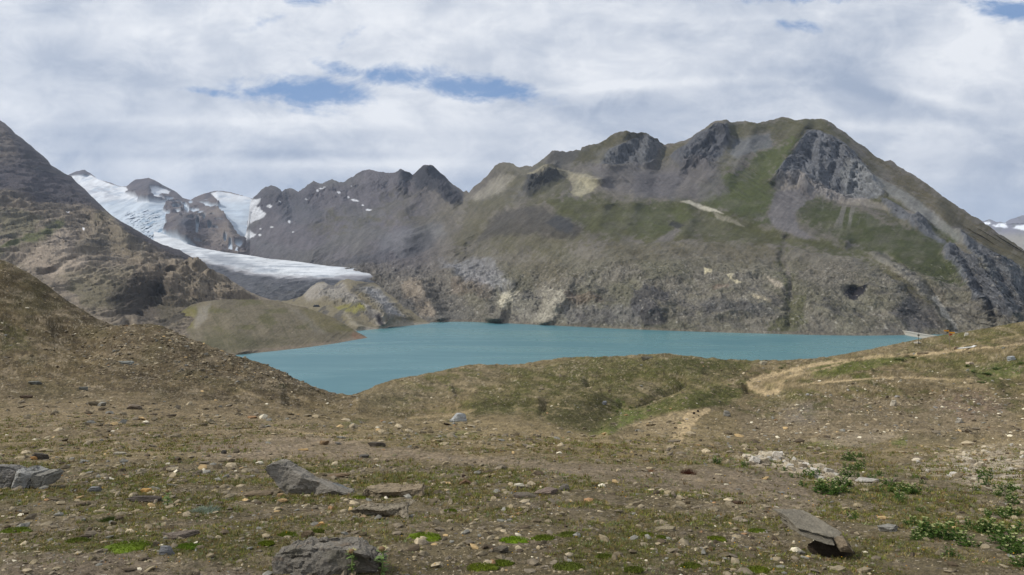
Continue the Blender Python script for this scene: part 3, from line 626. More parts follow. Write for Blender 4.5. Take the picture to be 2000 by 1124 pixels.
# ---- the mountain on the left, cloud shade painted on its upper face
def left_mountain():
    top = pline([(-500, 150), (-300, 160), (-100, 190), (0, 236), (8, 240), (20, 250), (30, 262), (40, 268), (52, 279), (60, 285), (72, 296), (85, 305), (95, 316), (99, 323), (112, 330), (130, 341), (140, 345), (150, 358), (165, 370), (180, 385), (198, 402), (215, 418), (240, 435), (262, 447), (290, 464), (310, 475), (335, 484), (350, 488), (370, 500), (385, 512), (400, 520), (412, 530), (428, 533), (445, 543), (470, 560), (490, 572), (510, 580), (530, 586), (560, 592), (600, 600)])
    bot = pline([(-500, 560), (-100, 580), (0, 600), (100, 650), (200, 690), (300, 700), (480, 720), (600, 660)])
    D = tps([(0, 236, 2900), (-500, -60, 3000), (100, 322, 2700), (200, 404, 2500), (330, 482, 2250), (400, 520, 2000), (450, 545, 1850), (520, 583, 1600), (-500, 300, 2300), (0, 400, 2050), (100, 440, 1900), (200, 470, 1800), (300, 515, 1650), (400, 560, 1500), (480, 580, 1450), (0, 500, 1550), (-300, 450, 1700),
             (100, 560, 1300), (250, 570, 1300), (350, 600, 1200), (300, 650, 950), (150, 630, 980), (450, 640, 1050), (-400, 560, 1200), (0, 600, 1150), (600, 620, 1150), (480, 710, 800), (200, 690, 820), (200, 580, 1230)])
    def shape(px, py, Y, X, Z):
        R = lambda pts, w, a: ridge(px, py, pts, w, a)
        s = R([(-100, 370), (0, 385), (60, 398), (150, 408), (205, 420), (250, 462), (320, 500), (390, 530)], 30, 120)
        s += R([(20, 260), (60, 330), (60, 380)], 30, 60)
        s += R([(180, 420), (200, 450), (180, 470)], 16, 50)+dome(px, py, 120, 505, 60, 34, 70, 3)+dome(px, py, 200, 520, 40, 34, 30)
        s += R([(225, 425), (240, 470), (280, 520), (330, 545)], 18, 60)+R([(175, 440), (150, 480)], 14, -30)
        s += R([(100, 570), (160, 545), (230, 545), (300, 560)], 20, 30)+R([(80, 548), (150, 520), (190, 505)], 6, -22)
        s += dome(px, py, 200, 600, 70, 26, 45, 3)
        s += dome(px, py, 285, 612, 45, 26, -50, 3)+R([(250, 640), (300, 600), (330, 560)], 12, -45)
        for (x, y, r, a) in [(345, 538, 18, 46), (385, 540, 16, 46), (360, 560, 18, 40), (415, 560, 16, 44), (440, 578, 18, 36), (390, 580, 18, 34), (330, 575, 16, 28), (470, 580, 20, 28), (420, 540, 14, 34), (305, 545, 14, 30)]:
            s += dome(px, py, x, y, r, r*0.75, a, 3)
        rug = zone(px, py, [(290, 505), (420, 530), (520, 585), (380, 610), (250, 640), (230, 580)], 30)
        k = Y/1500.
        calm = 1-0.6*zone(px, py, [(-500, -100), (0, 200), (400, 500), (430, 550), (330, 505), (250, 468), (200, 415), (100, 402), (0, 380), (-500, 320)], 30)
        nn = k*calm*(44+26*rug)*ridged((X-0.3*Y)/150, (Y+0.3*X)/190, Z/300, oct=7, seed=201, gain=0.6)
        nn += k*10*ridged((X-0.7*Z)/40, Y/90, oct=4, seed=203)+rug*14*ridged(X/30, Y/34, Z/40, oct=5, seed=204, gain=0.65)
        return s, nn
    def paint(px, py, Y, X, Z):
        qx = px+8*fbm(px/24, py/18, oct=5, seed=213); qy = py+6*fbm(px/24+9, py/18, oct=5, seed=215)
        K = np.zeros(px.shape+(3,)); K[:] = c(128, 117, 102)
        n = fbm(X/120, Z/80, oct=5, seed=216); gn = fbm(px/8, py/6, oct=4, seed=231, gain=0.65)
        K = col_over(K, smooth(n*2.0), c(92, 86, 72), 0.6)
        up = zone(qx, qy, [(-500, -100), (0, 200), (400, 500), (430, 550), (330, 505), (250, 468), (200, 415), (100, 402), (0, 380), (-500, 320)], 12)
        K = col_over(K, up, c(70, 65, 68))  # cloud shadow painted into the upper face as darker rock colour
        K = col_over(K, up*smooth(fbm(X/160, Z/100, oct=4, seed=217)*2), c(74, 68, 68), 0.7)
        K = col_over(K, zone(qx, qy, [(0, 250), (25, 275), (30, 310), (0, 320), (-100, 300), (-100, 200)], 16), c(120, 110, 100), 0.6)
        for P, s, k, cc in [
            ([(0, 500), (60, 468), (120, 445), (125, 460), (60, 490), (10, 505), (0, 520)], 7, 0.8, c(80, 86, 44)),
            ([(0, 430), (40, 430), (90, 440), (60, 465), (0, 480)], 14, 0.5, c(88, 88, 58)),
            ([(75, 495), (110, 465), (145, 465), (150, 500), (170, 530), (140, 545), (90, 550), (30, 515)], 7, 0.85, c(138, 126, 112)),
            ([(160, 440), (200, 425), (230, 430), (260, 480), (300, 515), (260, 520), (210, 480), (180, 470)], 14, 0.55, c(124, 114, 96)),
            ([(205, 412), (225, 425), (200, 450), (180, 445)], 6, 0.5, c(120, 112, 88)),
            ([(110, 550), (180, 530), (260, 535), (260, 560), (150, 570)], 10, 0.5, c(120, 112, 92)),
            ([(340, 530), (430, 540), (520, 585), (480, 590), (360, 590), (330, 560)], 16, 0.6, c(124, 114, 98)),
            ([(130, 568), (200, 562), (250, 575), (240, 620), (160, 600)], 10, 0.6, c(88, 84, 60)),
            ([(210, 590), (250, 570), (310, 575), (345, 600), (330, 640), (250, 645), (215, 620)], 16, 0.75, c(62, 57, 52)),  # hollow darkened in colour, cloud shadow painted on
            ([(300, 600), (380, 590), (380, 640), (320, 660)], 12, 0.6, c(92, 86, 70)),
        ]:
            z = zone(qx, qy, P, s*1.4); z = smooth(z*1.35-0.15+gn*0.7*(z > 0.02))*k
            cc = tuple(q*(1.35 if sum(cc) > 0.45 else 1.0) for q in cc)
            K = col_over(K, z, cc)
        for (x, y, rx, ry) in [(132, 430, 4.5, 4.5), (163, 461, 3, 2), (298, 463, 5, 6), (369, 527, 2, 2), (437, 550, 2, 3)]:
            z = smooth(1.6*(1.15-np.sqrt(((px-x+2*gn)/rx)**2+((py-y)/ry)**2))); K = col_over(K, z, c(230, 230, 232))
        K = col_over(K, smooth((fbm(X/22, Z/18, oct=4, seed=219)-0.25)*4), c(70, 66, 62), 0.6)
        return K*(1+0.38*fbm(px/3, py/2.4, oct=3, seed=218, gain=0.7)+0.3*fbm(X/60, Z/34, oct=5, seed=53, gain=0.65))[..., None]
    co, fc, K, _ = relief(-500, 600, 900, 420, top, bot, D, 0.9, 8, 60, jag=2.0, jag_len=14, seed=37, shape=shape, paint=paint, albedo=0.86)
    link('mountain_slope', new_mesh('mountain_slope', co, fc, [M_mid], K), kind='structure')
left_mountain()

# ---- rounded grassy moraine hill on the left shore
def moraine():
    top = pline([(335, 640), (348, 618), (358, 606), (372, 596), (395, 589), (425, 586), (460, 585), (500, 585), (530, 587), (560, 592), (590, 600), (625, 611), (655, 623), (680, 637), (700, 650), (712, 656), (718, 660)])
    sh = pline([(335, 700), (430, 700), (480, 691), (520, 687), (560, 683), (620, 676), (680, 667), (710, 662), (718, 661)])
    bot = lambda u: sh(u)+2.5
    D = tps([(340, 630, 1020), (400, 588, 1050), (500, 585, 1080), (600, 603, 1060), (680, 637, 1020), (718, 660, 967), (480, 691, 787), (560, 683, 826), (620, 676, 865), (680, 667, 919), (335, 700, 750), (450, 640, 900), (550, 640, 920), (640, 645, 950)])
    def shape(px, py, Y, X, Z):
        s = ridge(px, py, [(400, 590), (425, 600), (380, 650)], 12, 10)+4*ridged((X+0.2*Z)/34, Z/80, oct=5, seed=301, gain=0.65)+7*fbm(X/60, Y/70, oct=5, seed=302, gain=0.6)+ridge(px, py, [(430, 590), (450, 640), (480, 680)], 26, 14)
        return s*smooth((bot(px)-py)/8)
    def paint(px, py, Y, X, Z):
        qx = px+5*fbm(px/16, py/12, oct=4, seed=303); qy = py+4*fbm(px/16+9, py/12, oct=4, seed=305)
        K = np.zeros(px.shape+(3,)); K[:] = c(112, 104, 86)
        K = col_over(K, smooth(fbm(px/40, py/16, oct=5, seed=306)*2), c(92, 90, 56), 0.7)
        K = col_over(K, zone(qx, qy, [(388, 600), (412, 592), (404, 618), (385, 640), (375, 640)], 5), c(134, 128, 116), 0.85)
        K = col_over(K, zone(qx, qy, [(350, 612), (385, 598), (378, 640), (362, 640)], 6), c(118, 112, 64), 0.8)
        K = col_over(K, zone(qx, qy, [(400, 650), (480, 655), (560, 670), (480, 685), (400, 690)], 12), c(84, 82, 58), 0.7)
        K = col_over(K, zone(qx, qy, [(590, 600), (640, 615), (690, 648), (650, 650), (600, 630)], 10), c(112, 104, 68), 0.6)
        K = col_over(K, zone(qx, qy, [(560, 600), (580, 605), (640, 650), (620, 650)], 6), c(122, 116, 104), 0.6)
        er = ridged((px-0.5*py)/16, py/70, oct=4, seed=311, gain=0.6)
        K = col_over(K, smooth(er*3-0.9), c(132, 122, 102), 0.28); K = col_over(K, smooth(-er*3-0.5), c(80, 78, 54), 0.4)
        K = col_over(K, smooth((py-sh(px)+8+3*fbm(px/20, py*0, oct=3))/5), c(128, 116, 100), 0.9)
        K = col_over(K, zone(px, py, [(690, 648), (718, 661), (700, 664), (685, 658)], 3), c(132, 104, 84), 0.7)
        return K*(1+0.22*fbm(px/3, py/2.4, oct=3, seed=308))[..., None]
    co, fc, K, _ = relief(335, 718, 420, 130, top, bot, D, 0.4, 6, 10, jag=2.2, jag_len=26, seed=3, shape=shape, paint=paint, albedo=0.8)
    link('moraine_hill', new_mesh('moraine_hill', co, fc, [M_mid], K), kind='structure')
moraine()

# ---- far peaks at the right edge
def distant():
    top = pline([(1850, 470), (1890, 445), (1908, 431), (1920, 432), (1935, 430), (1950, 434), (1962, 436), (1970, 430), (1985, 425), (2000, 421), (2060, 400), (2200, 430), (2400, 440)])
    bot = lambda u: 0*u+560.
    D = tps([(1850, 470, 9000), (2000, 420, 9500), (2400, 440, 9500), (1930, 460, 7500), (2000, 470, 6000), (2000, 520, 4500), (2400, 560, 4000), (1850, 560, 4000)])
    def shape(px, py, Y, X, Z): return 260*ridged(X/700, Z/500, oct=6, seed=401, gain=0.6)*Y/8000
    def paint(px, py, Y, X, Z):
        K = np.zeros(px.shape+(3,)); K[:] = c(122, 120, 128)
        K = col_over(K, smooth((py-450)/15), c(140, 136, 128)); K = col_over(K, smooth(fbm(px/10, py/7, oct=4, seed=6)*2), c(104, 104, 96), 0.6)
        w = 2.5*fbm(px/7, py/5, oct=4, seed=44)
        for P in [[(1915, 437), (1932, 433), (1935, 437), (1925, 441)], [(1938, 441), (1955, 437), (1966, 438), (1968, 445), (1945, 444)], [(1978, 446), (1990, 440), (2010, 436), (2030, 444), (2000, 450)], [(2040, 420), (2100, 425), (2090, 440)]]:
            K = col_over(K, zone(px+w, py+w, P, 1.5), c(228, 232, 238))
        return K
    co, fc, K, _ = relief(1850, 2400, 300, 110, top, bot, D, 0.5, 5, 120, jag=2.5, jag_len=12, seed=66, shape=shape, paint=paint)
    link('distant_mountains', new_mesh('distant_mountains', co, fc, [M_far], K), kind='structure')
distant()

# ------------------------------------------------------------------ lake and valley floor
LZ = -94.0
def lake():
    m = bpy.data.materials.new('glacial_water'); m.use_nodes = True; T = NT(m.node_tree)
    b = T.n['Principled BSDF']
    tc = T.add('ShaderNodeTexCoord'); mp = T.add('ShaderNodeMapping'); mp.inputs['Scale'].default_value = (0.3, 1.0, 1.0)
    T.l.new(tc.outputs['Object'], mp.inputs[0])
    n = T.noise(mp.outputs[0], 0.010, 6, 0.6, 0.6)
    colr = T.mix(T.ramp(n, 0.38, 0.62), srgb(68, 112, 120)+(1,), srgb(88, 132, 137)+(1,))
    T.l.new(T.ramp(n, 0.35, 0.65, 0.36, 0.2), b.inputs['Roughness'])
    T.l.new(colr, b.inputs['Base Color'])
    b.inputs['Roughness'].default_value = 0.28; b.inputs['IOR'].default_value = 1.33
    w = T.noise(tc.outputs['Object'], 0.6, 6, 0.7)
    bp = T.add('ShaderNodeBump'); bp.inputs['Distance'].default_value = 0.35; T.l.new(w, bp.inputs['Height']); T.l.new(bp.outputs[0], b.inputs['Normal'])
    co = [(-1600, 250, LZ), (1500, 250, LZ), (1500, 1600, LZ), (-1600, 1600, LZ)]
    link('lake', new_mesh('lake', co, [(0, 1, 2, 3)], [m]), kind='structure')
    gm = bpy.data.materials.new('valley_ground'); gm.use_nodes = True; T = NT(gm.node_tree)
    T.n['Principled BSDF'].inputs['Roughness'].default_value = 1.0
    tc = T.add('ShaderNodeTexCoord'); n = T.noise(tc.outputs['Object'], 0.01, 8, 0.6)
    T.l.new(T.mix(n, srgb(90, 84, 70)+(1,), srgb(120, 112, 98)+(1,)), T.n['Principled BSDF'].inputs['Base Color'])
    co = [(-9000, -1500, -130), (9000, -1500, -130), (9000, 12000, -130), (-9000, 12000, -130)]
    link('valley_floor', new_mesh('valley_floor', co, [(0, 1, 2, 3)], [gm]), kind='structure')
lake()

# ------------------------------------------------------------------ near ground
GY = [1.2, 2, 3, 4, 5.5, 8, 12, 18, 27, 40, 60, 85, 115, 150, 220, 350, 560]
GC = {
 -500: [2360, 1600, 1230, 1080, 1000, 930, 875, 835, 800, 740, 620, 500, 430, 420, 470, 700, 790],
 -150: [2370, 1620, 1250, 1095, 1010, 940, 885, 842, 806, 765, 700, 590, 488, 470, 560, 760, 790],
 0:    [2380, 1630, 1260, 1104, 1016, 947, 893, 850, 806, 766, 720, 640, 508, 520, 640, 800, 790],
 60:   [2380, 1630, 1260, 1104, 1016, 947, 893, 850, 806, 766, 722, 655, 537, 548, 650, 800, 790],
 150:  [2380, 1632, 1262, 1106, 1018, 949, 894, 851, 806, 767, 726, 675, 600, 606, 690, 820, 790],
 230:  [2380, 1634, 1264, 1108, 1020, 950, 896, 853, 807, 768, 722, 640, 637, 650, 740, 830, 790],
 300:  [2380, 1636, 1266, 1110, 1022, 952, 898, 855, 808, 770, 715, 635, 640, 690, 780, 850, 790],
 360:  [2380, 1637, 1267, 1112, 1024, 954, 900, 857, 810, 773, 725, 658, 668, 715, 790, 850, 790],
 430:  [2380, 1638, 1268, 1114, 1026, 956, 902, 858, 812, 778, 738, 685, 688, 735, 800, 850, 790],
 520:  [2380, 1640, 1270, 1116, 1028, 959, 904, 860, 816, 787, 752, 720, 713, 748, 805, 850, 790],
 620:  [2380, 1640, 1270, 1118, 1030, 961, 905, 862, 823, 800, 780, 764, 758, 775, 815, 850, 790],
 680:  [2380, 1640, 1270, 1119, 1030, 962, 906, 864, 829, 808, 791, 780, 771, 785, 820, 850, 790],
 760:  [2380, 1640, 1270, 1120, 1031, 962, 907, 867, 838, 816, 786, 759, 744, 752, 800, 850, 790],
 850:  [2380, 1640, 1270, 1120, 1032, 963, 908, 868, 846, 823, 783, 746, 727, 733, 790, 850, 790],
 930:  [2380, 1640, 1270, 1120, 1032, 963, 908, 868, 848, 816, 766, 729, 712, 724, 780, 850, 790],
 1000: [2380, 1640, 1270, 1120, 1033, 963, 908, 867, 849, 814, 766, 728, 712, 718, 780, 850, 790],
 1100: [2380, 1640, 1270, 1120, 1034, 964, 908, 867, 853, 822, 762, 716, 699, 706, 770, 850, 790],
 1200: [2380, 1640, 1272, 1122, 1036, 966, 910, 872, 856, 834, 768, 712, 696, 703, 770, 850, 790],
 1300: [2380, 1642, 1274, 1124, 1038, 970, 916, 880, 850, 812, 782, 714, 691, 700, 765, 850, 790],
 1350: [2380, 1642, 1275, 1126, 1040, 973, 920, 884, 850, 800, 790, 722, 696, 704, 765, 850, 790],
 1420: [2380, 1643, 1276, 1128, 1044, 978, 926, 888, 856, 803, 790, 728, 702, 710, 765, 850, 790],
 1500: [2380, 1644, 1277, 1130, 1048, 983, 932, 893, 862, 810, 774, 730, 704, 712, 765, 850, 790],
 1600: [2380, 1645, 1278, 1133, 1054, 990, 938, 898, 861, 800, 753, 722, 699, 706, 760, 850, 790],
 1700: [2380, 1645, 1279, 1136, 1060, 996, 943, 902, 863, 800, 742, 712, 682, 690, 745, 850, 790],
 1800: [2380, 1645, 1280, 1138, 1064, 1000, 947, 905, 866, 800, 740, 702, 662, 667, 730, 850, 790],
 1900: [2380, 1645, 1280, 1140, 1066, 1002, 949, 907, 868, 798, 742, 688, 646, 652, 715, 850, 790],
 2000: [2380, 1645, 1280, 1140, 1066, 1000, 947, 905, 866, 794, 735, 674, 628, 634, 700, 850, 790],
 2150: [2370, 1640, 1270, 1130, 1050, 980, 925, 880, 840, 770, 700, 645, 600, 600, 650, 800, 790],
 2500: [2350, 1620, 1240, 1090, 1000, 920, 860, 810, 770, 690, 610, 570, 530, 520, 560, 700, 790],
}
def cubic_axis(xk, Yk, x):
    """monotone-limited cubic Hermite along axis 0 of Yk"""
    xk = np.asarray(xk, float); Yk = np.asarray(Yk, float)
    h = np.diff(xk); d = np.diff(Yk, axis=0)/h.reshape(-1, *([1]*(Yk.ndim-1)))
    m = np.zeros_like(Yk); m[0] = d[0]; m[-1] = d[-1]
    a, b = d[:-1], d[1:]
    m[1:-1] = np.where(a*b > 0, 2*a*b/(a+b+1e-12*np.sign(a+b+1e-30)), 0) * 0.5 + 0.5*(a+b)/2*np.where(a*b > 0, 1, 0.35)
    i = np.clip(np.searchsorted(xk, x)-1, 0, len(xk)-2)
    t = (x-xk[i])/h[i]; t = t.reshape(-1, *([1]*(Yk.ndim-1))); hh = h[i].reshape(t.shape)
    h00 = 2*t**3-3*t**2+1; h10 = t**3-2*t**2+t; h01 = -2*t**3+3*t**2; h11 = t**3-t**2
    return h00*Yk[i]+h10*hh*m[i]+h01*Yk[i+1]+h11*hh*m[i+1]

NXG = 1500
gx = np.concatenate([np.linspace(-500, -40, 90, endpoint=False), np.linspace(-40, 2040, NXG), np.linspace(2040, 2500, 91)[1:]])
lk = np.log(np.array(GY))
gl = np.concatenate([np.linspace(lk[0], math.log(3.0), 20, endpoint=False), np.linspace(math.log(3.0), math.log(170.), 900), np.linspace(math.log(170.), lk[-1], 60)[1:]])
tab = np.array([GC[k] for k in sorted(GC)], float)          # columns x rows
tabx = cubic_axis(sorted(GC), tab, gx)                       # len(gx) x len(GY)
PYG = cubic_axis(lk, tabx.T, gl)                             # rows x cols
YG = np.exp(gl)[:, None]*np.ones(len(gx))[None]
XG = (gx[None]-1000)/F*YG
ZG = (HOR-PYG)/F*YG
PXG = np.repeat(gx[None], len(gl), 0)
# true relief in metres
near = smooth((YG-2.5)/3)
far_f = smooth((YG-16)/25)
crest_keep = 1.0
hum = fbm(XG/9, YG/9, oct=3, seed=501)*0.30*far_f + ridged((XG+0.4*YG)/24, YG/26, oct=4, seed=507)*1.25*smooth((YG-30)/30)
hum += fbm(XG/2.2, YG/2.6, oct=3, seed=502)*0.07*near + fbm(XG/0.5, YG/0.6, oct=3, seed=503)*0.022 + fbm(XG/0.13, YG/0.16, oct=3, seed=504)*0.010
hum += fbm(XG/1.6, YG/1.9, oct=5, seed=505, gain=0.62)*0.26*smooth((YG-22)/30)
_hm = smooth((YG-20)/8)
for pts, w_, a_ in [([(1190, 852), (1250, 826), (1340, 801), (1400, 786), (1450, 770)], 13, 0.85), ([(1215, 800), (1240, 805), (1290, 778), (1340, 765)], 9, -0.6), ([(920, 806), (1000, 792), (1050, 796)], 9, 0.55), ([(1060, 815), (1075, 790), (1130, 772)], 9, -0.35),
                    ([(1690, 738), (1740, 718), (1785, 700)], 8, -0.5), ([(1560, 790), (1640, 770), (1740, 760)], 16, 0.5), ([(1500, 760), (1600, 752), (1700, 744)], 7, 0.45), ([(120, 645), (180, 665), (240, 705), (330, 735)], 20, -0.35),
                    ([(420, 720), (500, 740), (560, 752)], 8, -0.6), ([(560, 780), (640, 790), (690, 786)], 7, -0.5), ([(700, 800), (800, 780), (880, 768)], 8, 0.5), ([(760, 770), (850, 750), (930, 742)], 7, -0.5), ([(1150, 740), (1250, 735), (1330, 745)], 9, -0.7), ([(1380, 735), (1440, 748), (1460, 775)], 8, -0.5), ([(1760, 770), (1850, 760), (1950, 770)], 12, 0.5), ([(1600, 858), (1750, 852), (1900, 856)], 8, 0.35)]:
    hum = hum + _hm*a_*np.exp(-(dist_poly(PXG, PYG, pts)/w_)**2)*np.clip(YG/55., 0.5, 1.6)
hum = hum + _hm*0.9*np.clip(YG/55., 0.5, 1.4)*np.exp(-(((PXG-1135)/62)**2+((PYG-800)/24)**2)**1.5)
base_crest = PYG[(gl > math.log(36)), :].min(0)
ZG = ZG + hum
PY2 = HOR - ZG/YG*F
dcr = base_crest - PY2[(gl > math.log(36)), :].min(0)
dcr = np.convolve(np.pad(dcr, 12, mode='edge'), np.ones(25)/25, mode='valid')
ZG = ZG - (dcr[None]*smooth((YG-36)/50))/F*YG
PYG = HOR - ZG/YG*F

def ground_cols():
    px, py = PXG, PYG - hum*0
    wx = 9*fbm(XG/ (0.03*YG+0.5), YG/(0.05*YG+0.5), oct=4, seed=520); wx = 10*fbm(px/30, py/18, oct=5, seed=520, gain=0.6); wy = 6*fbm(px/30+50, py/18, oct=5, seed=524, gain=0.6)
    qx, qy = px+wx, py+wy
    gn = fbm(px/10, py/5, oct=5, seed=530, gain=0.7); g2 = fbm(XG/3.5, YG/3.5, oct=4, seed=533)
    K = np.zeros(px.shape+(3,)); K[:] = c(126, 113, 84)
    K = col_over(K, smooth(g2*1.8+0.1), c(112, 100, 72), 0.7)
    # front zone: sparse green and stones
    front = smooth((py-885)/40)
    K = col_over(K, front, c(100, 92, 72), 0.8)
    K = col_over(K, front*smooth(fbm(XG/0.7, YG/0.9, oct=5, seed=535, gain=0.6)*2.6+0.25), c(84, 86, 44), 0.62)
    K = col_over(K, smooth((py-870)/30)*smooth(fbm(XG/0.25, YG/0.3, oct=4, seed=536)*3-0.3), c(128, 116, 100), 0.4)
    Zs = [
        # greens of the hill behind
        ([(930, 760), (1100, 700), (1300, 695), (1480, 705), (1440, 730), (1380, 760), (1300, 790), (1200, 830), (1160, 850), (1080, 830), (1000, 800), (900, 800)], 20, 0.75, c(94, 92, 56)),
        ([(1030, 720), (1180, 700), (1300, 700), (1300, 730), (1200, 760), (1080, 750)], 14, 0.6, c(86, 86, 48)),
        ([(1290, 698), (1400, 702), (1490, 706), (1420, 722), (1330, 735), (1280, 725)], 10, 0.75, c(76, 80, 40)),
        ([(1080, 790), (1180, 775), (1215, 800), (1190, 840), (1130, 840), (1050, 815)], 10, 0.75, c(74, 74, 42)),
        ([(920, 790), (1000, 775), (1050, 790), (1000, 810), (930, 812)], 9, 0.7, c(80, 80, 44)),
        ([(1290, 780), (1400, 750), (1460, 760), (1430, 790), (1380, 798), (1290, 812), (1230, 825)], 9, 0.7, c(84, 88, 44)),
        ([(1200, 780), (1215, 775), (1225, 800), (1260, 800), (1310, 780), (1260, 815), (1200, 845), (1150, 850), (1190, 810)], 7, 0.7, c(88, 104, 44)),
        ([(820, 850), (900, 842), (940, 848), (880, 856), (830, 856)], 6, 0.7, c(86, 92, 46)),
        ([(660, 825), (700, 818), (720, 822), (690, 835)], 6, 0.7, c(84, 86, 46)),
        ([(1570, 712), (1660, 700), (1740, 696), (1800, 700), (1720, 712), (1640, 735), (1590, 738)], 8, 0.8, c(92, 98, 46)),
        ([(1665, 735), (1690, 728), (1705, 742), (1670, 745)], 5, 0.8, c(88, 98, 44)),
        ([(1780, 695), (1900, 690), (2000, 690), (2000, 770), (1940, 760), (1900, 740), (1830, 735), (1780, 715)], 14, 0.6, c(92, 90, 50)),
        ([(1880, 720), (1940, 712), (2000, 700), (2000, 730), (1930, 745)], 8, 0.6, c(86, 104, 46)),
        ([(1840, 655), (2000, 628), (2000, 660), (1920, 670), (1860, 680)], 10, 0.55, c(100, 98, 56)),
        ([(1730, 700), (1780, 672), (1850, 655), (1850, 665), (1790, 690)], 6, 0.5, c(98, 98, 58)),
        ([(1560, 865), (1620, 858), (1650, 878), (1600, 880), (1560, 876)], 6, 0.8, c(92, 98, 42)),
        ([(1740, 865), (1775, 850), (1770, 868), (1740, 872)], 4, 0.8, c(90, 102, 42)),
        ([(1860, 775), (1900, 772), (1905, 790), (1870, 790)], 6, 0.7, c(92, 84, 44)),
        ([(1770, 850), (1860, 845), (1900, 855), (1850, 868), (1780, 866)], 9, 0.5, c(84, 80, 62)),
        ([(1510, 765), (1590, 760), (1570, 790), (1520, 800), (1490, 785)], 10, 0.55, c(98, 98, 58)),
        ([(1430, 800), (1600, 780), (1980, 770), (2000, 850), (1800, 850), (1600, 860), (1450, 860)], 20, 0.55, c(118, 106, 88)),
        ([(1830, 770), (1930, 760), (1960, 800), (1880, 820), (1830, 800)], 16, 0.5, c(130, 110, 96)),
        ([(1540, 790), (1600, 785), (1590, 830), (1530, 820)], 14, 0.4, c(122, 118, 114)),
        ([(1140, 700), (1180, 690), (1100, 730)], 8, 0.4, c(110, 102, 80)),
        ([(700, 770), (850, 728), (930, 716), (1000, 715), (980, 740), (880, 780), (760, 800), (700, 800)], 14, 0.6, c(110, 103, 80)),
        ([(0, 625), (60, 650), (50, 680), (0, 690)], 10, 0.7, c(76, 80, 36)),
        ([(40, 620), (110, 560), (150, 600), (230, 645), (200, 690), (100, 680), (60, 650)], 18, 0.5, c(94, 84, 62)),
        ([(0, 505), (110, 560), (120, 600), (0, 610)], 14, 0.5, c(98, 88, 62)),
        ([(90, 545), (118, 562), (112, 572), (85, 560)], 4, 0.6, c(60, 58, 46)),
        ([(240, 640), (330, 640), (480, 700), (640, 765), (520, 760), (300, 730), (200, 690)], 20, 0.5, c(102, 92, 74)),
        ([(500, 750), (560, 745), (570, 760), (510, 768)], 8, 0.6, c(84, 78, 56)),
        ([(540, 752), (555, 748), (560, 758), (545, 760)], 4, 0.5, c(88, 92, 48)),
        # bare soil tread in the middle distance
        ([(0, 770), (400, 770), (600, 810), (700, 870), (500, 900), (300, 880), (100, 870), (0, 850)], 30, 0.5, c(120, 107, 87)),
        ([(380, 870), (600, 850), (900, 890), (1150, 905), (1300, 915), (1560, 920), (1560, 950), (1620, 985), (1560, 1010), (1420, 970), (1200, 940), (900, 905), (600, 895), (400, 900)], 10, 0.75, c(130, 117, 99)),
        ([(0, 1080), (200, 1075), (420, 1095), (520, 1124), (520, 1200), (0, 1200)], 10, 0.7, c(122, 110, 96)),
        ([(1300, 870), (1420, 862), (1600, 870), (1700, 900), (1600, 900), (1400, 890)], 14, 0.5, c(116, 104, 82)),
    ]
    for P, s, k, cc in Zs:
        z = zone(qx, qy, P, s*1.4); z = smooth(z*1.4-0.2+gn*0.5*(z > 0.02))*k
        K = col_over(K, z, cc)
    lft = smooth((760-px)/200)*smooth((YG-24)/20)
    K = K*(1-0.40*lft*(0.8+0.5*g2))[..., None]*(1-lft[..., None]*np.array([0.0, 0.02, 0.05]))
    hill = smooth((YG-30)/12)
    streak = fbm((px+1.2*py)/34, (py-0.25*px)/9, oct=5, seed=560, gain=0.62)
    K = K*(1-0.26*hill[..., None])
    K = col_over(K, hill*smooth((px-700)/150)*smooth(streak*3.0-0.05), c(74, 76, 38), 0.72)
    K = col_over(K, hill*smooth((px-700)/150)*smooth(-streak*3.0-0.35), c(134, 122, 96), 0.5)
    K = col_over(K, hill*smooth((720-px)/120)*smooth(streak*3.0-0.2), c(74, 64, 50), 0.6)
    K = col_over(K, hill*smooth((720-px)/120)*smooth(-streak*3.0-0.2), c(126, 114, 94), 0.6)
    spk = vnoise(px/2.6, py/1.5, seed=571)
    K = col_over(K, hill*smooth((spk-0.55)*7)*smooth(fbm(px/40, py/20, oct=3, seed=572)*2+0.5), c(160, 150, 130), 0.5)
    K = col_over(K, hill*smooth((-spk-0.55)*7), c(50, 44, 36), 0.5)
    K = col_over(K, hill*smooth((720-px)/120)*smooth(fbm(px/60, py/26, oct=4, seed=561)*3-0.4), c(80, 78, 48), 0.25)
    K = col_over(K, (1-hill)*smooth(fbm((px)/70, py/9, oct=5, seed=563, gain=0.6)*3-0.4), c(92, 84, 60), 0.45)
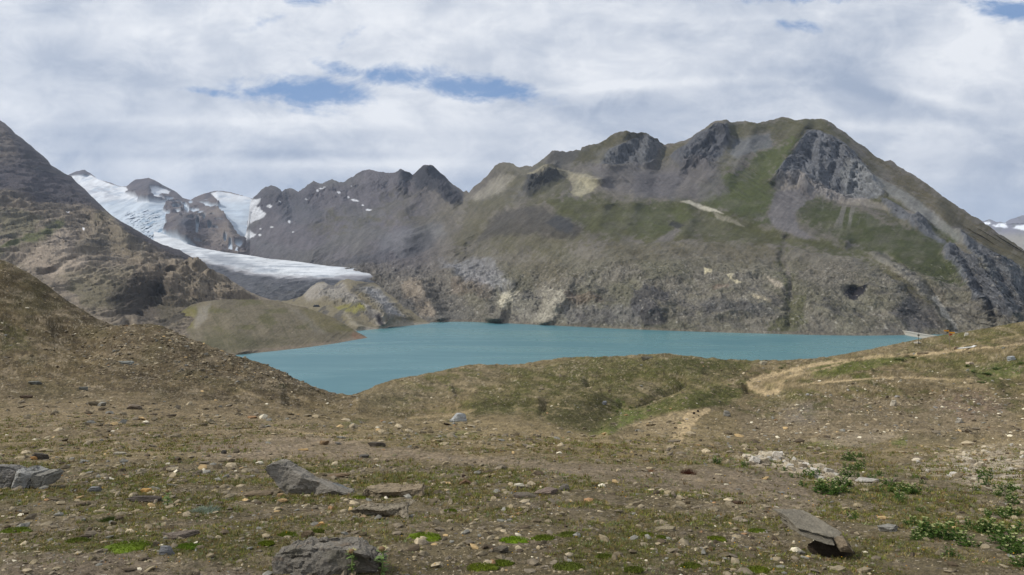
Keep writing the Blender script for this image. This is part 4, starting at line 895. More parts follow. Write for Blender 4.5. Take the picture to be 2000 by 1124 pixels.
    for P, sft, k, cc in [
        ([(1432, 893), (1500, 882), (1560, 894), (1610, 915), (1680, 930), (1730, 945), (1640, 950), (1580, 938), (1530, 918), (1450, 906)], 8, 0.8, c(176, 164, 142)),
        ([(1760, 912), (1850, 885), (1900, 872), (2000, 868), (2000, 965), (1930, 960), (1850, 935), (1790, 930)], 14, 0.6, c(166, 154, 132)),
        ([(1870, 905), (1940, 895), (2000, 900), (2000, 940), (1900, 950)], 12, 0.5, c(186, 176, 158)),
        ([(1600, 860), (1680, 845), (1760, 850), (1700, 872), (1620, 875)], 8, 0.4, c(160, 148, 128)),
        ([(1520, 1000), (1640, 1010), (1760, 1030), (1700, 1000), (1560, 985)], 12, 0.3, c(140, 128, 106)),
        ([(1384, 799), (1345, 803), (1326, 828), (1308, 866), (1328, 868), (1346, 842), (1364, 818), (1388, 802)], 4, 0.9, c(178, 158, 122)),
        ([(1345, 802), (1300, 810), (1240, 826), (1250, 838), (1310, 850), (1325, 825)], 8, 0.5, c(140, 126, 100)),
        ([(1456, 742), (1500, 728), (1560, 716), (1570, 722), (1530, 742), (1530, 764), (1500, 772), (1468, 764)], 4, 0.3, c(160, 142, 110)),
        ([(1100, 775), (1180, 768), (1215, 790), (1205, 835), (1150, 848), (1080, 830), (1060, 800)], 8, 0.7, c(66, 64, 38)),
        ([(1290, 782), (1370, 765), (1450, 758), (1440, 775), (1390, 796), (1320, 802), (1250, 815)], 6, 0.7, c(72, 76, 36)),
        ([(930, 782), (1010, 776), (1060, 790), (1000, 806), (920, 808)], 6, 0.6, c(72, 72, 40)),
        ([(1290, 700), (1400, 704), (1490, 707), (1430, 720), (1340, 728), (1270, 716)], 6, 0.6, c(66, 68, 36)),
        ([(1580, 712), (1700, 702), (1790, 700), (1720, 716), (1660, 730), (1590, 736)], 5, 0.6, c(78, 86, 38)),
    ]:
        z = zone(px+0.5*wx, py+0.5*wy, P, sft); z = smooth(z*1.4-0.2+gn*0.6*(z > 0.02))*k
        K = col_over(K, z, cc)
    # trodden paths
    TAN = c(168, 150, 116)
    for pts, w0, w1, k in [
        ([(2000, 672), (1940, 678), (1880, 683), (1850, 688), (1790, 692), (1700, 699), (1640, 705), (1585, 714), (1530, 727), (1480, 741)], 2.0, 5.5, 0.8),
        ([(1485, 740), (1462, 745), (1468, 760), (1495, 769), (1520, 765)], 5, 6, 0.85),
        ([(1520, 764), (1522, 748), (1545, 735), (1600, 722), (1660, 706)], 4.5, 2, 0.6),
        ([(1900, 742), (1850, 741), (1790, 739), (1740, 737), (1690, 741), (1600, 748), (1560, 752)], 2.6, 2.0, 0.7),
        ([(1740, 738), (1765, 712), (1778, 704)], 4, 2, 0.25),
        ([(1380, 801), (1355, 812), (1338, 828), (1326, 845), (1318, 866)], 7, 9, 0.85),
        ([(1380, 800), (1330, 805), (1270, 822), (1210, 838)], 4, 2, 0.3),
        ([(470, 760), (520, 785), (560, 800), (620, 822), (650, 840), (672, 846)], 3, 4, 0.22),
        ([(540, 838), (600, 846), (680, 855), (730, 864)], 3, 3, 0.5),
        ([(800, 868), (880, 855), (950, 850)], 3, 3, 0.45),
        ([(1220, 800), (1290, 775), (1340, 765)], 2.5, 1.5, 0.2), ([(1010, 800), (1060, 790), (1120, 800)], 2, 2, 0.3), ([(930, 800), (880, 812), (800, 816)], 4, 3, 0.4),
        ([(1760, 705), (1900, 672), (1990, 655)], 2, 1.5, 0.35),
    ]:
        acc = np.zeros(px.shape)
        P = np.array(pts, float); L = len(P)-1
        for i in range(L):
            w = w0+(w1-w0)*(i+0.5)/L
            d = dist_poly(px+0.15*wx, py+0.12*wy, [tuple(P[i]), tuple(P[i+1])])
            acc = np.maximum(acc, smooth((w*(1+0.9*gn)-d)/(w*0.9)+0.2))
        K = col_over(K, acc*k*(0.75+0.5*smooth(g2*2+0.5)), TAN)
    # tawny dry grass in irregular streaks, dark soil creases
    K = col_over(K, smooth((gn-0.1)*4)*smooth((py-640)/40), c(142, 128, 98), 0.3)
    K = col_over(K, smooth((-gn-0.12)*4), c(74, 68, 46), 0.45)
    fine = fbm(px/3.2, py/1.5, oct=3, seed=540, gain=0.75)
    K = K*(1+0.5*fine)[..., None]
    return K*1.02*np.array([1.0, 0.975, 0.97])
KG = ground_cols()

def ground_mat():
    m = bpy.data.materials.new('alpine_ground'); m.use_nodes = True; T = NT(m.node_tree)
    b = T.n['Principled BSDF']; b.inputs['Roughness'].default_value = 0.95; b.inputs['Specular IOR Level'].default_value = 0.1
    at = T.add('ShaderNodeAttribute', attribute_name='tint'); tc = T.add('ShaderNodeTexCoord'); v = tc.outputs['Object']
    nf = T.noise(v, 14.0, 8, 0.72); nm = T.noise(v, 2.1, 7, 0.7); nl = T.noise(v, 0.35, 6, 0.6)
    vo = T.add('ShaderNodeTexVoronoi'); vo.inputs['Scale'].default_value = 20.0; T.l.new(v, vo.inputs['Vector'])
    vo2 = T.add('ShaderNodeTexVoronoi'); vo2.inputs['Scale'].default_value = 4.5; T.l.new(v, vo2.inputs['Vector'])
    s = T.math('ADD', T.math('MULTIPLY', T.math('SUBTRACT', nf, 0.5), 1.7), T.math('MULTIPLY', T.math('SUBTRACT', nm, 0.5), 1.5))
    s = T.math('ADD', s, T.math('MULTIPLY', T.math('SUBTRACT', nl, 0.5), 0.8))
    s = T.math('MAXIMUM', T.math('ADD', s, 1.0), 0.3)
    hs = T.add('ShaderNodeVectorMath', operation='SCALE'); T.l.new(at.outputs['Color'], hs.inputs[0]); T.l.new(s, hs.inputs['Scale'])
    # tiny stones: some voronoi cells take a stone colour
    vcol = T.add('ShaderNodeSeparateColor'); T.l.new(vo.outputs['Color'], vcol.inputs[0])
    pick = T.ramp(vcol.outputs[0], 0.80, 0.84); inr = T.ramp(vo.outputs['Distance'], 0.34, 0.28)
    stc = T.mix(vcol.outputs[1], srgb(105, 98, 92)+(1,), srgb(178, 164, 144)+(1,))
    colr = T.mix(T.math('MULTIPLY', pick, inr), hs.outputs[0], stc)
    v2c = T.add('ShaderNodeSeparateColor'); T.l.new(vo2.outputs['Color'], v2c.inputs[0])
    pick2 = T.math('MULTIPLY', T.ramp(v2c.outputs[0], 0.86, 0.88), T.ramp(vo2.outputs['Distance'], 0.26, 0.2))
    stc2 = T.mix(v2c.outputs[1], srgb(100, 92, 84)+(1,), srgb(172, 160, 142)+(1,))
    colr = T.mix(T.math('MULTIPLY', pick2, 0.8), colr, stc2)
    T.l.new(colr, b.inputs['Base Color'])
    bp = T.add('ShaderNodeBump'); bp.inputs['Distance'].default_value = 0.05; bp.inputs['Strength'].default_value = 0.9
    hgt = T.math('ADD', T.math('ADD', nf, T.math('MULTIPLY', nm, 1.6)), T.math('MULTIPLY', T.math('MULTIPLY', pick, inr), 0.35))
    T.l.new(hgt, bp.inputs['Height'])
    bp2 = T.add('ShaderNodeBump'); bp2.inputs['Distance'].default_value = 0.5; T.l.new(nl, bp2.inputs['Height']); T.l.new(bp.outputs[0], bp2.inputs['Normal'])
    T.l.new(bp2.outputs[0], b.inputs['Normal'])
    return m
M_ground = ground_mat()

def build_ground():
    n, k = XG.shape; idx = np.arange(n*k).reshape(n, k)
    fc = np.stack([idx[:-1, :-1], idx[:-1, 1:], idx[1:, 1:], idx[1:, :-1]], -1).reshape(-1, 4)
    co = np.stack([XG, YG, ZG], -1).reshape(-1, 3)
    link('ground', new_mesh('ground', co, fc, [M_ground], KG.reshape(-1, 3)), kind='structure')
    # the hillside goes on behind and beside the viewer
    xs = np.linspace(-1, 1, 41); s = []
build_ground()

def ground_z(X, Y):
    """height of the near ground at world X, Y (arrays)"""
    X = np.atleast_1d(np.asarray(X, float)); Y = np.atleast_1d(np.asarray(Y, float))
    px = X/Y*F+1000; j = np.clip(np.interp(px, gx, np.arange(len(gx))), 0, len(gx)-1.001)
    i = np.clip(np.interp(np.log(Y), gl, np.arange(len(gl))), 0, len(gl)-1.001)
    i0 = i.astype(int); j0 = j.astype(int); a = i-i0; b = j-j0
    return (ZG[i0, j0]*(1-a)*(1-b)+ZG[i0+1, j0]*a*(1-b)+ZG[i0, j0+1]*(1-a)*b+ZG[i0+1, j0+1]*a*b)

def spot(px, py):
    """first ground point seen in the direction of photo pixel px, py"""
    j = int(round(float(np.interp(px, gx, np.arange(len(gx))))))
    colp = PYG[:, j]; hit = np.nonzero(colp <= py)[0]
    i = int(hit[0]) if len(hit) else int(np.argmin(colp[:920]))
    Y = float(YG[i, j]); X = (px-1000)/F*Y
    return X, Y, float(ground_z(X, Y)[0])

def spots(px, py):
    jj = np.round(np.interp(px, gx, np.arange(len(gx)))).astype(int)
    M = np.minimum.accumulate(PYG[:, :], axis=0)
    Y = np.zeros(len(px))
    for q in range(len(px)):
        i = np.searchsorted(-M[:, jj[q]], -py[q]); i = min(i, len(gl)-1); Y[q] = YG[i, jj[q]]
    return (px-1000)/F*Y, Y

# ------------------------------------------------------------------ stones
def stone_mat(name='stone', scale=6.0):
    m = bpy.data.materials.new(name); m.use_nodes = True; T = NT(m.node_tree)
    b = T.n['Principled BSDF']; b.inputs['Roughness'].default_value = 0.9; b.inputs['Specular IOR Level'].default_value = 0.2
    oi = T.add('ShaderNodeObjectInfo'); tc = T.add('ShaderNodeTexCoord')
    off = T.add('ShaderNodeVectorMath', operation='ADD'); T.l.new(tc.outputs['Object'], off.inputs[0])
    rc = T.comb(T.math('MULTIPLY', oi.outputs['Random'], 37.0), T.math('MULTIPLY', oi.outputs['Random'], 19.0), 0.0); T.l.new(rc, off.inputs[1])
    v = off.outputs[0]
    mp = T.add('ShaderNodeMapping'); mp.inputs['Scale'].default_value = (1, 1, 5.0); T.l.new(v, mp.inputs[0])
    n1 = T.noise(v, scale, 8, 0.7); n2 = T.noise(mp.outputs[0], scale*1.6, 8, 0.75, 0.4); n3 = T.noise(v, scale*0.45, 4, 0.6); n4 = T.noise(v, scale*9, 5, 0.7)
    s = T.math('ADD', T.math('MULTIPLY', T.math('SUBTRACT', n1, 0.5), 1.5), T.math('MULTIPLY', T.math('SUBTRACT', n2, 0.5), 1.4))
    s = T.math('ADD', s, T.math('MULTIPLY', T.math('SUBTRACT', n4, 0.5), 0.8))
    s = T.math('MAXIMUM', T.math('ADD', s, 1.0), 0.25)
    hs = T.add('ShaderNodeVectorMath', operation='SCALE'); T.l.new(oi.outputs['Color'], hs.inputs[0]); T.l.new(s, hs.inputs['Scale'])
    # lichen and rust films
    lich = T.ramp(n3, 0.58, 0.66, 0.0, 0.45); rust = T.ramp(T.noise(v, scale*0.7, 6, 0.7, 0.8), 0.60, 0.70, 0.0, 0.4)
    cc = T.mix(lich, hs.outputs[0], srgb(96, 92, 72)+(1,)); cc = T.mix(rust, cc, srgb(140, 112, 82)+(1,))
    T.l.new(cc, b.inputs['Base Color'])
    bp = T.add('ShaderNodeBump'); bp.inputs['Distance'].default_value = 0.3/scale; T.l.new(T.math('ADD', T.math('ADD', n1, T.math('MULTIPLY', n2, 1.2)), T.math('MULTIPLY', n4, 0.25)), bp.inputs['Height'])
    T.l.new(bp.outputs[0], b.inputs['Normal'])
    return m
M_stone = stone_mat('schist_stone', 7.0)
M_stone_far = stone_mat('hillside_stone', 2.0)

import bmesh
_ico = {}
def ico(k):
    if k not in _ico:
        bm = bmesh.new(); bmesh.ops.create_icosphere(bm, subdivisions=k, radius=1.0)
        v = np.array([x.co[:] for x in bm.verts]); f = np.array([[x.index for x in y.verts] for y in bm.faces]); bm.free()
        _ico[k] = (v, f)
    return _ico[k]

def rock_shape(seed, k=4, nplane=14, dims=(1, .7, .4), flat=0.6, strata=0.03, rough=0.03, planes=None, nlayer=6.0):
    """angular block: a ball cut by planes, then weathered; base near z=0"""
    r = np.random.default_rng(seed)
    v, f = ico(k); v = v.copy()*1.25
    P = []
    for i in range(nplane):
        n = r.normal(size=3); n[2] *= 0.6; n /= np.linalg.norm(n); P.append((n, r.uniform(0.62, 0.86)))
    P += [(np.array([0, 0, 1.]), flat), (np.array([0, 0, -1.]), 0.5)]
    if planes: P += [(np.array(n, float)/np.linalg.norm(n), d) for n, d in planes]
    for _ in range(2):
        for n, d in P:
            t = v@n-d; v -= n[None]*np.maximum(t, 0)[:, None]
    e = np.array([np.abs(v[:, 0]).max(), np.abs(v[:, 1]).max(), np.abs(v[:, 2]).max()]); v /= e
    x, y, z = v[:, 0]*1.0, v[:, 1]*1.0, v[:, 2]*1.0
    lay = vnoise(z*nlayer+fbm(x*1.3, y*1.3, seed=seed)*1.2, x*0.8+seed, y*0.8, seed)
    d = 1+strata*4*lay+rough*2.2*fbm(x*3+seed, y*3, z*3, oct=4, seed=seed, gain=0.6)
    v[:, :2] *= d[:, None]
    v[:, 2] += rough*1.6*fbm(x*4, y*4+seed, oct=4, seed=seed+3, gain=0.65)
    v = v*np.array(dims)*0.5*np.array([1, 1, 1.])
    v[:, 2] -= v[:, 2].min()
    return v, f

def col3(c_): return (c_[0], c_[1], c_[2], 1.0)
def add_rock(name, px0, px1, py0, py1, seed, label, category, color, dr=0.6, tilt=(0, 0, 0), k=5, group=None, flat=0.6, strata=0.03, rough=0.03, planes=None, nplane=14, hmin=0.15, sink=0.12, hmul=1.0, mat=None, ylift=0):
    pm = 0.5*(px0+px1)
    X, Y, Z = spot(pm, py1-1)
    s = Y/F; wd = (px1-px0)*s; th = math.atan2(py1-HOR, F); D = wd*dr
    H = max(((py1-py0)*s-D*math.sin(th))/math.cos(th), wd*hmin)
    v, f = rock_shape(seed, k, nplane, (wd, D, H*(1+sink)*hmul), flat, strata, rough, planes)
    me = new_mesh(name, v, f, [mat or (M_stone if Y < 30 else M_stone_far)], smooth_=False)
    o = link(name, me); o.location = (X*(1+D*0.5/Y), Y+D*0.42, float(ground_z(X, Y+D*0.35)[0])-H*sink+ylift)
    o.rotation_euler = [math.radians(a) for a in tilt]
    o.color = col3(color); thing(o, label, category, group)
    return o

G1 = c(118, 113, 104); G2 = c(134, 130, 124); B1 = c(104, 96, 82); B2 = c(88, 78, 66); YL = c(178, 148, 100); WH = c(200, 195, 184); TN = c(150, 138, 118)
ROCKS = [
 # name, px0, px1, py0, py1, label, color, kwargs
 ('stone', 625, 682, 938, 966, 'smooth grey stone wedged against the right end of the leaning slab', c(128, 130, 128), dict(dr=0.5, planes=[((0.5, -0.2, 0.8), 0.4)])),
 ('boulder', 878, 919, 803, 825, 'pale grey angular boulder alone at the foot of the green hill', c(176, 178, 176), dict(dr=0.6, planes=[((0.6, -0.5, 0.5), 0.55), ((-0.7, -0.2, 0.5), 0.6)], k=5, strata=0.02)),
 ('rock', 719, 757, 862, 874, 'dark elongated rock on the bare flat above the thick slab', c(92, 84, 74), dict(dr=0.4, strata=0.06)),
 ('rock', 623, 643, 861, 871, 'small square brown rock left of the dark elongated rock', c(128, 106, 78), dict(dr=0.6)),
 ('stone', 654, 668, 865, 871, 'small grey stone between the square rock and the dark elongated rock', c(120, 116, 108), dict(dr=0.6)),
 ('stone', 582, 604, 876, 882, 'flat yellow stone on the bare flat', YL, dict(dr=0.6, hmin=0.1)),
 ('rock', 242, 281, 789, 801, 'dark flat-topped rock on the brown slope at the left', c(120, 108, 94), dict(dr=0.4, planes=[((0, -1, -0.5), 0.5)])),
 ('boulder', 894, 925, 935, 949, 'triangular brown rock standing on the stony flat', c(112, 88, 64), dict(dr=0.6, planes=[((0.7, 0, 0.6), 0.35), ((-0.7, 0, 0.6), 0.35)], flat=0.95)),
 ('stone', 899, 912, 925, 934, 'small dark stone just above the triangular brown rock', c(86, 72, 62), dict(dr=0.6, flat=0.9)),
 ('stone', 1000, 1028, 944, 955, 'white crusty stone on the stony flat', c(214, 206, 184), dict(dr=0.5, rough=0.07)),
 ('rock', 1041, 1092, 946, 968, 'low reddish-grey rock beside an upright split grey stone', c(134, 118, 106), dict(dr=0.7, planes=[((-0.7, 0, 0.7), 0.35)])),
 ('rock', 1090, 1116, 942, 961, 'upright split grey stone next to the low reddish-grey rock', c(120, 114, 104), dict(dr=0.5, flat=0.9, planes=[((0.8, 0, 0.2), 0.5)], tilt=(0, 18, 0))),
 ('slab', 998, 1048, 960, 975, 'half-buried dark slab in front of the low reddish-grey rock', c(114, 104, 92), dict(dr=0.6)),
 ('slab', 1278, 1325, 1023, 1041, 'flat-topped tan slab with a dark right end, lower centre right', c(150, 138, 112), dict(dr=0.6, flat=0.7, planes=[((1, -0.4, 0), 0.6)])),
 ('mound_rock', 1424, 1453, 974, 986, 'rounded dark brown rock on the bare track', c(84, 66, 50), dict(dr=0.6, flat=0.9, nplane=6)),
 ('slab', 1664, 1718, 931, 945, 'smooth pale grey slab beside leafy green plants', c(176, 170, 158), dict(dr=0.6, flat=0.7, strata=0.01)),
 ('slab', 1708, 1756, 1022, 1042, 'light grey broken slab right of the overhanging slab', c(146, 142, 132), dict(dr=0.6, rough=0.06)),
 ('stone', 275, 297, 954, 966, 'orange-yellow stone lying on the long dark slab', c(196, 154, 92), dict(dr=0.6, nplane=10)),
 ('slab', 252, 322, 966, 983, 'long dark slab under the orange-yellow stone', c(90, 82, 74), dict(dr=0.3, strata=0.06)),
 ('slab', 170, 200, 950, 962, 'small upright pale grey slab right of the fractured block', c(140, 140, 138), dict(dr=0.3)),
 ('slab', 318, 386, 1036, 1056, 'flat rock with a dark shaded right end at lower left', c(124, 112, 100), dict(dr=0.6, planes=[((0.9, -0.5, 0.2), 0.5)])),
 ('rock', 306, 342, 1064, 1087, 'grey and white veined rock beside a bright green cushion', c(138, 138, 138), dict(dr=0.6)),
 ('rock', 586, 616, 1035, 1052, 'small square brown stone behind the big bottom boulder', c(116, 100, 78), dict(dr=0.6)),
 ('stone', 612, 638, 1018, 1030, 'orange wedge-shaped stone above the big bottom boulder', c(196, 156, 100), dict(dr=0.5, planes=[((-0.7, 0, 0.7), 0.4)])),
 ('stone', 538, 562, 972, 983, 'lower of two rounded tan stones under the leaning slab', c(170, 140, 100), dict(dr=0.7, nplane=8, flat=0.9)),
 ('stone', 542, 560, 962, 973, 'upper of two rounded tan stones under the leaning slab', c(160, 132, 98), dict(dr=0.7, nplane=8, flat=0.9)),
 ('stone', 702, 716, 1005, 1013, 'round tan stone at the foot of the ragged flat slab', c(176, 150, 118), dict(dr=0.7, nplane=8, flat=0.9)),
 ('slab', 475, 545, 950, 972, 'low brown slab behind the left end of the leaning slab', c(128, 112, 90), dict(dr=0.6, hmin=0.08)),
 ('slab', 636, 690, 922, 934, 'thin tilted slab with an orange right end above the leaning slab', c(118, 100, 78), dict(dr=0.4, hmin=0.1, tilt=(0, -8, 0))),
 ('slab', 546, 572, 901, 910, 'small flat grey slab just above the leaning slab', c(130, 126, 118), dict(dr=0.6)),
 ('rock', 432, 446, 877, 888, 'small dark pointed rock left of the leaning slab on bare soil', c(70, 66, 60), dict(dr=0.6, flat=0.95)),
 ('slab', 958, 1000, 1064, 1083, 'dark flat slab below a bright green cushion', c(110, 102, 88), dict(dr=0.6)),
 ('slab', 218, 250, 880, 890, 'pale slab among small stones above the fractured block', c(160, 152, 134), dict(dr=0.6)),
 ('slab', 58, 94, 885, 900, 'thin dark tilted slab above the fractured block', c(86, 80, 72), dict(dr=0.3, tilt=(0, 12, 0))),
 ('rock', 60, 72, 892, 900, 'orange stone touching the thin dark tilted slab', c(196, 150, 96), dict(dr=0.6)),
 ('slab', 700, 722, 888, 896, 'dark grey flat stone above the thin tilted slab', c(96, 92, 86), dict(dr=0.5)),
 ('slab', 1246, 1278, 697, 705, 'dark overhanging block on the crest of the green hill', c(96, 92, 80), dict(dr=0.5)),
 ('boulder', 1482, 1498, 706, 714, 'pale boulder on the green crest by the lake', c(160, 152, 130), dict(dr=0.6)),
 ('boulder', 1882, 1893, 651, 658, 'white boulder on the hillside right of the signpost', c(220, 214, 200), dict(dr=0.6)),
 ('slab', 1884, 1903, 708, 715, 'pale flat stone on the right hillside below the path', c(190, 172, 148), dict(dr=0.5)),
 ('slab', 1965, 1984, 696, 706, 'white and blue-grey slab at the right edge beside green plants', c(200, 204, 206), dict(dr=0.5)),
 ('boulder', 1738, 1751, 783, 796, 'biggest white block on the rubble slope', c(206, 196, 176), dict(dr=0.6)),
 ('boulder', 1864, 1880, 818, 829, 'pair-like white block on the rubble slope at the right', c(214, 206, 190), dict(dr=0.7)),
 ('slab', 1788, 1812, 688, 694, 'long brown stone beside the path below the marker pole', c(120, 106, 84), dict(dr=0.5)),
 ('slab', 1786, 1799, 670, 674, 'white stone at the foot of the thin marker pole', c(216, 210, 198), dict(dr=0.6)),
 ('boulder', 1412, 1426, 803, 815, 'small grey stone on the hollow slope', c(150, 146, 136), dict(dr=0.6)),
 ('boulder', 1175, 1186, 786, 794, 'grey boulder in the dark green hollow', c(140, 142, 146), dict(dr=0.6)),
 ('slab', 232, 266, 703, 713, 'flat grey stone on the rubble knoll at the left', c(132, 134, 128), dict(dr=0.6)),
 ('slab', 155, 175, 756, 764, 'small grey slab on the brown left slope', c(118, 118, 110), dict(dr=0.5)),
 ('slab', 58, 82, 745, 753, 'flat grey stone low on the left slope', c(120, 120, 112), dict(dr=0.5)),
 ('slab', 40, 68, 772, 780, 'dark flat rock at the far left of the slope', c(100, 84, 70), dict(dr=0.5)),
 ('rock', 1337, 1345, 818, 822, 'white stone on the steep sandy path', c(210, 200, 180), dict(dr=0.7)),
 ('rock', 1352, 1358, 806, 811, 'left dark stone on the steep sandy path', c(60, 52, 46), dict(dr=0.7)),
 ('rock', 1360, 1366, 802, 807, 'right dark stone on the steep sandy path', c(60, 52, 46), dict(dr=0.7)),
]
for i, (nm, a0, a1, b0, b1, lab, colr, kw) in enumerate(ROCKS):
    cat = {'slab': 'rock slab', 'mound_rock': 'rock', 'stone': 'stone', 'boulder': 'boulder', 'rock': 'rock'}[nm]
    if nm == 'mound_rock': nm = 'rock'
    kw = dict(kw); kw.setdefault('k', 5 if (a1-a0) > 40 else 4)
    add_rock(nm, a0, a1, b0, b1, 900+i*3, lab, cat, colr, **kw)

def hull_block(name, px_outline, depth, Yref, seed, color, label, category, parent=None, lean=0.0, k=5, strata=0.03, bevel=0.02, rough=0.02, zoff=0.0, group=None, nl=9.0):
    """a block whose front face has the given outline (px,py) at distance Yref and real thickness behind it"""
    s = Yref/F
    P = np.array([((x-1000)*s, (HOR-y)*s) for x, y in px_outline]); cx, cz = P.mean(0)
    bm = bmesh.new(); front = []; back = []
    zmin = P[:, 1].min()
    for (x, z) in P:
        front.append(bm.verts.new((x-cx, -(z-zmin)*lean*-1.0, z-zmin)))
        back.append(bm.verts.new(((x-cx)*0.92, depth+(z-zmin)*lean, (z-zmin)*0.9)))
    n = len(P); rj = np.random.default_rng(seed)
    for q in back: q.co.x += rj.normal()*0.05*np.ptp(P[:, 0]); q.co.y += rj.normal()*0.18*depth; q.co.z += -abs(rj.normal())*0.10*np.ptp(P[:, 1])
    for q in front: q.co.y += rj.normal()*0.16*depth
    bm.faces.new(front); bm.faces.new(list(reversed(back)))
    for i in range(n):
        bm.faces.new((front[i], back[i], back[(i+1) % n], front[(i+1) % n]))
    bmesh.ops.recalc_face_normals(bm, faces=bm.faces)
    bmesh.ops.bevel(bm, geom=bm.edges[:], offset=bevel, segments=2, affect='EDGES')
    bmesh.ops.triangulate(bm, faces=bm.faces)
    for _ in range(6):
        L = [e for e in bm.edges if e.calc_length() > 0.018*max(1, Yref/6)]
        if not L or len(bm.verts) > 9000: break
        bmesh.ops.subdivide_edges(bm, edges=L, cuts=1); bmesh.ops.triangulate(bm, faces=bm.faces)
    v = np.array([q.co[:] for q in bm.verts]); bm.normal_update(); nn = np.array([q.normal[:] for q in bm.verts])
    x, y, z = v.T
    sc = 1.0/max(np.ptp(z), 0.42*np.ptp(x), 0.05)
    lay = vnoise(z*sc*nl+0.35*x*sc+fbm(x*4*sc, y*4*sc, seed=seed)*0.8, x*1.4*sc, y*1.4*sc, seed)
    cr = np.abs(fbm(x*1.6*sc+seed, y*1.6*sc, z*2.2*sc, oct=3, seed=seed+9)); crack = -np.exp(-(cr/0.03)**2)
    v += nn*(strata*lay/sc+rough/sc*(fbm(x*3*sc, y*3*sc, z*3*sc, oct=6, seed=seed, gain=0.68)+0.5*crack))[:, None]
    f = np.array([[q.index for q in ff.verts] for ff in bm.faces]) if (bm.verts.index_update() or bm.faces.index_update() or True) else None
    bm.free()
    me = new_mesh(name, v, f, [M_stone], smooth_=False)
    o = link(name, me, parent); o.location = (cx, Yref, cz-(cz-zmin)+zoff); o.color = col3(tuple(q*1.25 for q in color))
    if label: thing(o, label, category, group)
    return o

# the leaning slab, the fractured block at the left edge and the overhanging slab at the right, outlined from life
_, Yl, _ = spot(600, 967)
hull_block('slab', [(511, 918), (520, 912), (536, 912), (556, 923), (590, 938), (622, 947), (655, 957), (688, 965), (692, 974), (600, 974), (566, 974), (556, 964), (534, 948)], 0.30, Yl, 31, c(128, 122, 112), 'big grey slab leaning with its left end raised, in the middle of the flat', 'rock slab', lean=0.5, strata=0.03, rough=0.06, nl=9)
_, Yf, _ = spot(40, 957)
hull_block('fractured_block', [(-60, 922), (-20, 914), (5, 916), (22, 926), (18, 962), (-60, 962)], 0.34, Yf+0.04, 41, c(124, 120, 114), 'left part of the fractured grey block at the left edge', 'boulder', lean=0.3, strata=0.015, rough=0.09)
hull_block('fractured_block', [(21, 921), (36, 925), (56, 931), (52, 958), (18, 962)], 0.36, Yf-0.02, 43, c(148, 146, 140), 'middle slab of the fractured grey block, pale with a smooth face', 'boulder', lean=0.35, strata=0.015, rough=0.08)
hull_block('fractured_block', [(57, 931), (68, 932), (80, 933), (76, 957), (52, 959)], 0.34, Yf, 45, c(134, 130, 120), 'right end slab of the fractured grey block beyond a dark crack', 'boulder', lean=0.4, strata=0.015, rough=0.09)
_, Ya, _ = spot(630, 1122)
hull_block('boulder', [(523, 1096), (540, 1084), (575, 1080), (625, 1078), (668, 1082), (706, 1082), (730, 1094), (742, 1106), (738, 1128), (600, 1132), (528, 1126)], 0.20, Ya, 51, c(124, 118, 108), 'largest grey-brown layered boulder at the bottom edge behind two thistles', 'boulder', lean=0.35, strata=0.045, rough=0.12, nl=9)
_, Yc, _ = spot(768, 972)
hull_block('slab', [(705, 962), (716, 957), (740, 959), (780, 957), (826, 955), (830, 968), (802, 975), (770, 973), (745, 972), (720, 971)], 0.30, Yc, 53, c(138, 124, 102), 'thick flat slab with a shaded overhanging front, right of the leaning slab', 'rock slab', lean=-0.3, strata=0.03, rough=0.12, nl=12)
_, Yd, _ = spot(732, 1010)
hull_block('slab', [(673, 999), (700, 996), (750, 998), (786, 996), (794, 1002), (770, 1009), (735, 1015), (712, 1010), (690, 1008)], 0.26, Yd, 55, c(138, 128, 110), 'flat grey slab with a ragged dark front edge below the thick slab', 'rock slab', lean=-0.5, strata=0.03, rough=0.14, nl=12)
def overhang():
    X, Y, Z = spot(1615, 1092)
    s = Y/F
    th = math.atan2(1070-HOR, F)
    # a sheet of rock resting on a low block, its front edge free over a hollow
    v, f = rock_shape(771, 6, 12, (0.46*Y/4.9, 0.42*Y/4.9, 0.08), 0.8, 0.05, 0.06, nlayer=4)
    o = link('slab', new_mesh('slab', v, f, [M_stone], smooth_=False)); o.location = (X-0.03, Y+0.22, Z+0.13); o.rotation_euler = (math.radians(8), math.radians(13), math.radians(-24)); o.color = col3(c(142, 134, 118))
    thing(o, 'broad tilted slab jutting over a dark hollow at the lower right', 'rock slab')
    v, f = rock_shape(775, 5, 10, (0.30, 0.16, 0.17), 0.9, 0.03, 0.02)
    o = link('rock', new_mesh('rock', v, f, [M_stone], smooth_=False)); o.location = (X+0.06, Y+0.10, Z-0.03); o.rotation_euler = (0, 0, math.radians(-30)); o.color = col3(c(76, 66, 54))
    thing(o, 'dark brown block under the broad tilted slab', 'rock')
    v, f = rock_shape(777, 4, 10, (0.12, 0.10, 0.11), 0.9, 0.03, 0.02)
    o = link('rock', new_mesh('rock', v, f, [M_stone], smooth_=False)); o.location = (X+0.10, Y-0.02, Z+0.06); o.color = col3(c(150, 134, 112))
    thing(o, 'small tan block at the front edge of the broad tilted slab', 'rock')
overhang()

